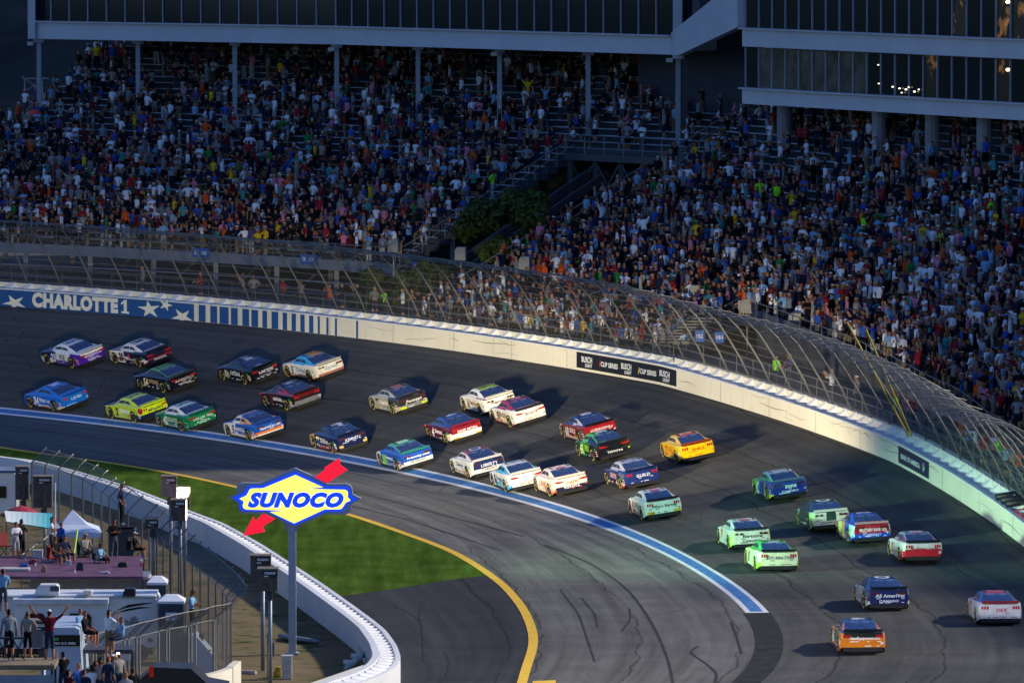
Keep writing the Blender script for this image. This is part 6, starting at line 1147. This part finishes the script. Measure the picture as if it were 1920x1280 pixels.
# portable toilets
def loo(px0, px1, py, ybot, Y, label):
    a, b = gy(px0, py, Y), gy(px1, py, Y); w_ = b.x - a.x; cx = (a.x + b.x) / 2; zt_ = a.z; t = thing('portable_toilet', label, 'toilet', (cx, Y, 0), 0, 'portable toilets'); mb = MB(); mb.box((0, .6, zt_ / 2), (w_, 1.2, zt_)); mb.build('cabin', mat('toilet_navy', (.035, .045, .07), .5, var=.1), t)
    mb = MB(); v = [(-w_ / 2 - .04, -.04), (w_ / 2 + .04, -.04), (w_ / 2 + .04, 1.24), (-w_ / 2 - .04, 1.24)]; vi = [(-w_ / 4, .35), (w_ / 4, .35), (w_ / 4, .9), (-w_ / 4, .9)]
    mb.add([(x, y, zt_) for x, y in v] + [(x, y, zt_ + .1) for x, y in v] + [(x, y, zt_ + .3) for x, y in vi], [(3, 2, 1, 0)] + [(i, (i + 1) % 4, 4 + (i + 1) % 4, 4 + i) for i in range(4)] + [(4 + i, 4 + (i + 1) % 4, 8 + (i + 1) % 4, 8 + i) for i in range(4)] + [(8, 9, 10, 11)]); mb.build('roof', mat('toilet_roof', (.72, .75, .8), .5, var=.04), t)
    mb = MB(); mb.box((0, -.02, zt_ * .48), (w_ * .78, .04, zt_ * .86)); dr = mb.build('door', mat('toilet_door', (.028, .036, .06), .5), t); return t, dr, zt_, w_
t, dr, z_, w_ = loo(297, 344, 1131, 1245, 286, 'portable toilet with white roof and white door label, nearest the fence'); mb = MB(); mb.box((.02, -.05, z_ - .52), (.46, .02, .32)); mb.build('door_label', M_LETW, dr); boardtext('United', (.02, -.06, z_ - .52), (1, 0, 0), (0, 0, 1), .38, .15, M_SIGNB, dr, d=.01)
loo(277, 311, 1096, 1190, 292.5, 'second portable toilet showing its white roof behind the trailer end')
# near scaffold platform with people, van, crates
pl = thing('scaffold_platform', 'scaffold viewing platform with grey tarpaulin at the lower left corner', 'platform'); Yp = 236.5; zp = gy(50, 1238, Yp).z; a, b = gy(-60, 1238, Yp), gy(106, 1238, Yp)
mb = MB(); mb.box(((a.x + b.x) / 2, Yp, zp - .1), (b.x - a.x, 2.2, .16)); mb.build('deck', mat('wood_deck', (.22, .16, .09), .8, var=.25), pl); P = []
for i in range(50): x = a.x + (b.x - a.x) * i / 49; P.append([(x, Yp - 1.12 + .035 * math.sin(i * 1.9) * k / 4, zp - .35 - k * .9) for k in range(5)])
mb = MB(); mb.grid(np.array(P)); mb.build('tarpaulin', mat('grey_tarpaulin', (.24, .26, .30), .7, var=.15, vscale=2), pl)
for x in (b.x - .1, a.x + .3): mb = MB(); mb.beam((x, Yp + .9, 0), (x, Yp + .9, zp), .09); mb.beam((x, Yp - .9, 0), (x, Yp - .9, zp), .09); mb.build('leg', M_DARKST, pl)
hero(17, 1236, Yp, 'gray', 'black', None, ('down', 'down'), 'stand', 'man in grey T-shirt and black shorts with back turned on the platform', BK + .3, 1.72, skin=0)
hero(52, 1234, Yp + .3, 'tan', 'black', None, ('hip', 'down'), 'stand', 'person in pale tank top beside the grey light box', BK - .4, 1.62, sleeve=False, hair=3)
hero(93, 1238, Yp + .6, 'maroon', 'denim', 'white', ('vee', 'vee'), 'stand', 'spectator in maroon with both arms thrown up behind the light box', BK + .2, 1.75)
def stool(px, py, Y, label):
    p = gy(px, py, Y); t = thing('bar_stool', label, 'chair', (p.x, p.y, p.z), .2, 'folding stools on the platform'); mb = MB(); mb.box((0, 0, .74), (.42, .36, .05)); mb.build('seat', M_BLK, t)
    for s_ in (-1, 1): mb = MB(); mb.beam((-.2, s_ * .16, 0), (.2, s_ * .16, .74), .03); mb.build('leg', M_BLK, t); mb = MB(); mb.beam((.2, s_ * .16, 0), (-.2, s_ * .16, .74), .03); mb.build('leg', M_BLK, t)
stool(34, 1236, Yp - .5, 'black folding stool right of the man in grey'); stool(6, 1236, Yp - .4, 'black folding stool left of the man in grey')
# vans and boxes in front of the trailer
vn = thing('white_van', 'white van with dark rear glass parked in front of the trailer', 'van'); Yv = 262.0; a, b = gy(98, 1280, Yv), gy(141, 1176, Yv); cxv = (a.x + b.x) / 2; L_ = (b.x - a.x) / 2 + .3
mb = MB(); mb.prism([(-L_, .4), (L_, .4), (L_ + .02, 1.3), (L_ - .15, b.z - .08), (L_ - .3, b.z), (-L_ + .2, b.z), (-L_, b.z - .2)], 4.2, (cxv, Yv, 0), (1, 0, 0), (0, 0, 1), back=-4.2); mb.build('body', mat('van_pale_blue', (.40, .47, .56), .4, var=.04), vn); mb = MB(); mb.box((cxv + .05, Yv - .02, b.z - .48), (L_ * 1.55, .05, .42)); gl_ = mb.build('rear_window', M_WIN, vn)
boardtext('704 215 0082', (cxv + .05, Yv - .06, b.z - .58), (1, 0, 0), (0, 0, 1), .8, .09, M_LETW, gl_); mb = MB(); p = Vector((cxv - .3, Yv - .065, b.z - .42)); mb.add([p + Vector(q) for q in ((-.1, 0, -.06), (.12, 0, -.04), (.1, 0, .08), (0, 0, .02), (-.08, 0, .06))], [(0, 1, 2, 3, 4)]); mb.build('window_sticker', mat('green_sticker', (.03, .35, .06), .5, var=0), gl_)
mb = MB(); mb.box((cxv - L_ + .3, Yv - .1, 1.3), (.16, .1, .3)); mb.box((cxv, Yv - .1, .55), (L_ * 2, .16, .2)); mb.build('bumper', M_BLK, vn)
tk_ = thing('pickup_truck', 'dark pickup truck with red tail light and white tailgate panel behind the near fence', 'truck'); Yt = 268.0; a, b = gy(196, 1237, Yt), gy(254, 1212, Yt)
mb = MB(); mb.box(((a.x + b.x) / 2 - .1, Yt - .03, (a.z + b.z) / 2), (b.x - a.x, .08, b.z - a.z)); tg = mb.build('tailgate_panel', mat('panel_white', (.5, .5, .5), .5), tk_); boardtext('FORZA', ((a.x + b.x) / 2 + .2, Yt - .08, (a.z + b.z) / 2 + .05), (1, 0, 0), (0, 0, 1), .5, .1, M_WIN, tg)
mb = MB(); mb.prism([(-1.0, .4), (4.6, .4), (4.7, 1.2), (3.9, 1.35), (3.3, 1.9), (1.9, 1.95), (1.2, 1.35), (-1.0, 1.3)], 2.0, (a.x, Yt, 0), (1, 0, 0), (0, 0, 1), back=-2.0); mb.build('body', mat('truck_black', (.015, .017, .022), .3, var=0), tk_); p = gy(284, 1258, Yt); mb = MB(); mb.box((p.x, Yt - .04, p.z), (.18, .08, .42)); mb.build('tail_light', M_TAIL, tk_)
wed = thing('grey_trailer_nose', 'pale blue-grey wedge-shaped trailer nose with a small yellow plate by the fence tip', 'trailer'); P = [gy(x, y, 279) for x, y in ((352, 1192), (366, 1190), (401, 1230), (403, 1262), (352, 1262))]; o0 = P[0]
mb = MB(); mb.prism([(p.x - o0.x, p.z - o0.z) for p in P][::-1], 1.6, o0, (1, 0, 0), (0, 0, 1), back=-1.6); mb.build('nose', mat('trailer_pale', (.36, .42, .48), .5, var=.12), wed); p = gy(392, 1219, 278.9); mb = MB(); mb.box((p.x, 278.95, p.z), (.2, .04, .07)); mb.build('yellow_plate', mat('plate_yellow', (.8, .6, .03), .5, var=0), wed)
# more people
hero(204, 1232, 262, 'white', 'khaki', None, ('phone', 'phone'), 'stand', 'man in white T-shirt filming with his phone before the trailer', BK - .8, 1.8, skin=0)
hero(159, 1212, 263, 'black', 'black', None, ('lap', 'lap'), 'sit', 'woman in black seated with knees up beside the trailer window', 1.2, 1.75, hair=1, z=gy(159, 1212, 263).z - .0)
hero(150, 1205, 264, 'skyblue', 'denim', None, ('lap', 'lap'), 'sit', 'person in light blue seated behind the woman in black', 1.0, 1.7, hair=3)
hero(228, 1222, 262, 'skyblue', 'denim', None, ('lap', 'lap'), 'sit', 'curly-haired person in pale shirt seated right of the filming man', -1.0, 1.7, hair=4)
hero(360, 1190, 280, 'skyblue', 'black', 'black', ('fold', 'down') if False else ('fold', 'fold'), 'stand', 'man in blue T-shirt and black cap standing by the fence posts', 1.3, 1.82, skin=1, longp=True)
bxp = gy(360, 1190, 280); mb = MB(); mb.box((bxp.x, 280.1, bxp.z / 2), (.9, .9, bxp.z)); mb.box((bxp.x, 280.1, bxp.z - .04), (1.0, 1.0, .08)); tag(mb.build('crate_stand', M_DARKST), 'dark crate the man in blue stands on', 'crate')
rb_ = MB(); pq = gy(190, 1214, 263.5); rb_.box((pq.x, 264.0, pq.z - .1), (2.4, 1.6, .14)); tb_ = thing('roof_rack', 'dark roof platform carrying the people before the trailer', 'platform'); rb_.build('platform', M_DARKST, tb_)
for dx in (-1.1, 1.1): mb = MB(); mb.beam((pq.x + dx, 264.6, 0), (pq.x + dx, 264.6, pq.z - .17), .08); mb.build('leg', M_DARKST, tb_)
hero(6, 1148, 275, 'skyblue', 'gray', 'red', ('lap', 'lap'), 'stand', 'person in light blue shirt and red cap at the far left of the white trailer', BK, 1.75)
cam_ = [(118, 'black', None, 'down'), (150, 'orange', 'red', 'x'), (157, 'navy', 'navy', 'x'), (165, 'tan', 'white', 'x'), (172, 'white', None, 'x'), (148, 'blue', None, 'x'), (178, 'black', 'black', 'x'), (188, 'tan', None, 'x'), (203, 'navy', 'red', 'x'), (211, 'skyblue', 'white', 'x'), (222, 'tan', 'white', 'x'), (236, 'gray', None, 'x'), (128, 'maroon', None, 'x'), (248, 'black', None, 'x')]
for i, (px, tc, ht, _) in enumerate(cam_):
    Yq = 255 - (i % 3) * 1.6; topy = 1219 + (i * 37 % 41); zf_ = gy(px, topy, Yq).z - 1.78
    fr = ['left of the first fence frame', 'raising nothing, in the front row', 'behind the fence frame']
    o = hero(px, topy, Yq, tc, 'denim', ht, ('down', 'down') if i % 3 else ('phone', 'phone'), 'stand', 'person in %s top%s in the group below the trailer%s' % (tc.replace('skyblue', 'sky blue'), (' and %s cap' % ht) if ht else ', bareheaded,', ' filming' if i % 3 == 0 else ''), BK + random.uniform(-.9, .9), 1.75, skin=i % 6, hair=i % 6, z=zf_)
fs = MB(); fs.box((gy(185, 1280, 254).x, 254, gy(160, 1240, 254).z - 2.2), (4.6, 8, .15)); 
# ---- small things by the sign foot
pp = thing('pipe_stack', 'bundle of grey pipes lying beside the sign post foot', 'pipes')
for k in range(4): a, b = gz(524 + k * 4, 1191 + k * 1.2, .1 + .05 * (k % 2)), gz(578 + k * 6, 1199 + k * 1.0, .1 + .05 * (k % 2)); mb = MB(); mb.tube([a, b], .10, 8); mb.build('pipe', mat('grey_pipe', (.20, .25, .30), .4, .3, var=.1), pp, smooth=True)
eb = thing('electric_box', 'white electrical cabinet at the bottom near the light posts', 'cabinet'); a, b = gz(538, 1280), None; p = gy(538, 1278, 281); mb = MB(); mb.box((p.x, 281, .45), (.40, .35, .9)); mb.box((p.x, 281, .92), (.46, .4, .06)); mb.build('cabinet', mat('cabinet_white', (.55, .54, .5), .6, var=.15, vscale=5), eb); mb = MB(); mb.box((p.x, 280.81, .5), (.3, .02, .6)); mb.build('door', mat('cabinet_door', (.48, .47, .44), .6, var=.15, vscale=5), eb)
mb = MB(); p = gy(520, 1274, 281.5); mb.tube([(p.x - .15, 281.5, .14), (p.x + .15, 281.5, .14)], .13, 8); mb.tube([(p.x - .1, 281.4, .36), (p.x + .15, 281.4, .36)], .1, 8, col=None); tag(mb.build('hose_reel', mat('reel_yellow', (.45, .36, .03), .6, var=.4, vscale=6)), 'yellow hose reel beside the white cabinet', 'reel')
mb = MB(); p = gy(505, 1280, 280); mb.beam((p.x, 280, 0), (p.x, 280, 1.95), .17); mb.box((p.x + .14, 279.98, 1.3), (.14, .12, .55)); tag(mb.build('meter_post', mat('weathered_wood', (.11, .11, .10), .8, var=.3)), 'short dark post with a meter box in front of the paired light posts', 'post')
mb = MB(); mb.beam(gz(440, 1257, .06), gz(480, 1260, .06), .12); tag(mb.build('timber', mat('pale_timber', (.5, .42, .38), .8)), 'pale timber lying beyond the retaining wall end', 'timber')
jk = thing('pipe_rack', 'grey and white pipe fittings heaped in the tip of the inner wall', 'pipes')
for k, (x, y) in enumerate(((650, 1252), (664, 1240), (678, 1226))): a, b = gz(x, y, .2), gz(x + 16, y - 14, .35); mb = MB(); mb.tube([a, b], .13, 8); mb.build('pipe', mat('pale_green_pipe', (.38, .46, .42), .5, var=.1), jk, smooth=True); mb = MB(); c_ = (a + b) / 2; mb.box(c_ + Vector((-.15, -.1, .12)), (.32, .12, .16)); mb.build('bracket', M_WHITE, jk)
# rubber bundles and red bracing in the wall gap at the right edge
for k in range(3):
    s = 13.6 - k * .9; a, b = V3(out(s, .1, float(wz(s)) + 1.3)), V3(out(s, 1.5, float(wz(s)) + 1.5)); mb = MB(); mb.tube([a, b], .17, 8); o = mb.build('rubber_roll', M_BLK, smooth=True); tag(o, '%s of three black rubber rolls lying across the outer wall top' % ['uppermost', 'middle', 'lowest'][k], 'roll', 'black rubber rolls')
s = 12; c_ = V3(out(s, 1.9, float(wz(s)) + 1.9)); mb = MB()
for k in range(7): a = k * .9; mb.tube([c_ + Vector((.1 * math.cos(a), .3 * math.sin(a), .2 * math.sin(a * 2))), c_ + Vector((.25 * math.cos(a), .3 * math.cos(a * 1.3), .3 * math.sin(a)))], .12, 6)
tag(mb.build('camera_unit', M_BLK), 'black remote camera unit behind the rubber rolls', 'camera')
mb = MB()
for k in range(5): s = 10.6 - k * .75; mb.beam(V3(out(s, .15, float(wz(s)) + 1.16)), V3(out(s, 1.2, float(wz(s)) + 1.5)), .07)
mb.beam(V3(out(10.7, .3, float(wz(10)) + 1.2)), V3(out(7.4, .3, float(wz(7.5)) + 1.2)), .10, .05); tag(mb.build('red_bracing', mat('red_white_brace', (.45, .08, .08), .6, var=.4, vscale=6)), 'red steel bracing across the wall top at the right edge', 'bracing')
for px0, py0, px1, py1 in ((1589, 690, 1709, 822), (1548, 600, 1688, 800)):
    pass
for i, (q0, q1) in enumerate((((1588, 604), (1704, 818)), ((1624, 618), (1710, 818)))):
    a = gy(q1[0], q1[1], float(wb(s_at_px(q1[0]))[1]) + 1.0); b = gy(q0[0], q0[1], a.y - 1.5); mb = MB(); mb.tube([a, b], .05, 6); tag(mb.build('yellow_pole', mat('yellow_pole_paint', (.55, .38, .04), .6)), ['left', 'right'][i] + ' one of two yellow poles slanting up through the catch fence', 'pole', 'yellow poles')
for i, (x, y0, y1) in enumerate(((1574, 558, 640), (1613, 580, 630))):
    b = gy(x, y0, 385); a = gy(x + 2, y1, 385); mb = MB(); mb.tube([a, b], .04, 6); tag(mb.build('white_pole', mat('white_pole_paint', (.6, .6, .6), .5)), ['taller left', 'shorter right'][i] + ' one of two thin white poles above the fence top', 'pole', 'thin white poles')
sgb = MB(); s = s_at_px(1278) + 2; c_ = gy(1277, 642, float(out(s, 2, 0)[1])); sgb.box(c_, (.92, .12, .26)); sb_ = thing('slatted_board', 'small black slatted board on a post behind the fence above the wall', 'sign'); sgb.build('board', M_BLK, sb_); mb = MB(); mb.box(c_ + Vector((0, -.07, 0)), (.84, .02, .15)); mb.build('display', mat('slat_grey', (.16, .16, .13), .5, var=.5, vscale=20), sb_); mb = MB(); mb.beam(c_ + Vector((-.4, .1, .6)), c_ + Vector((-.4, .1, -1.6)), .06); mb.build('post', M_DARKST, sb_)
M_RSTEP = mat('pale_step', (.40, .41, .42), .6)
for i, (px, py) in enumerate(((1312, 630), (1349, 632))):
    s = s_at_px(px + 10); c_ = gy(px, py, float(out(s, 6, 0)[1])); mb = MB(); mb.box(c_, (.5, .06, .6)); o = mb.build('section_sign', M_SIGNB); tag(o, 'blue section board reading %s under the near stand' % ['152', '151'][i], 'sign', 'blue section signs'); boardtext(['152', '151'][i], c_, (1, 0, 0), (0, 0, 1), .34, .2, M_LETW, o, d=.04)
c_ = gy(1898, 755, 357); mb = MB(); mb.box(c_, (.75, .06, .62)); o = mb.build('section_sign', M_SIGNB); tag(o, 'blue board with two small white figures at the right edge', 'sign', 'blue section signs'); boardtext('14 14', c_, (1, 0, 0), (0, 0, 1), .5, .2, M_LETW, o, d=.04)
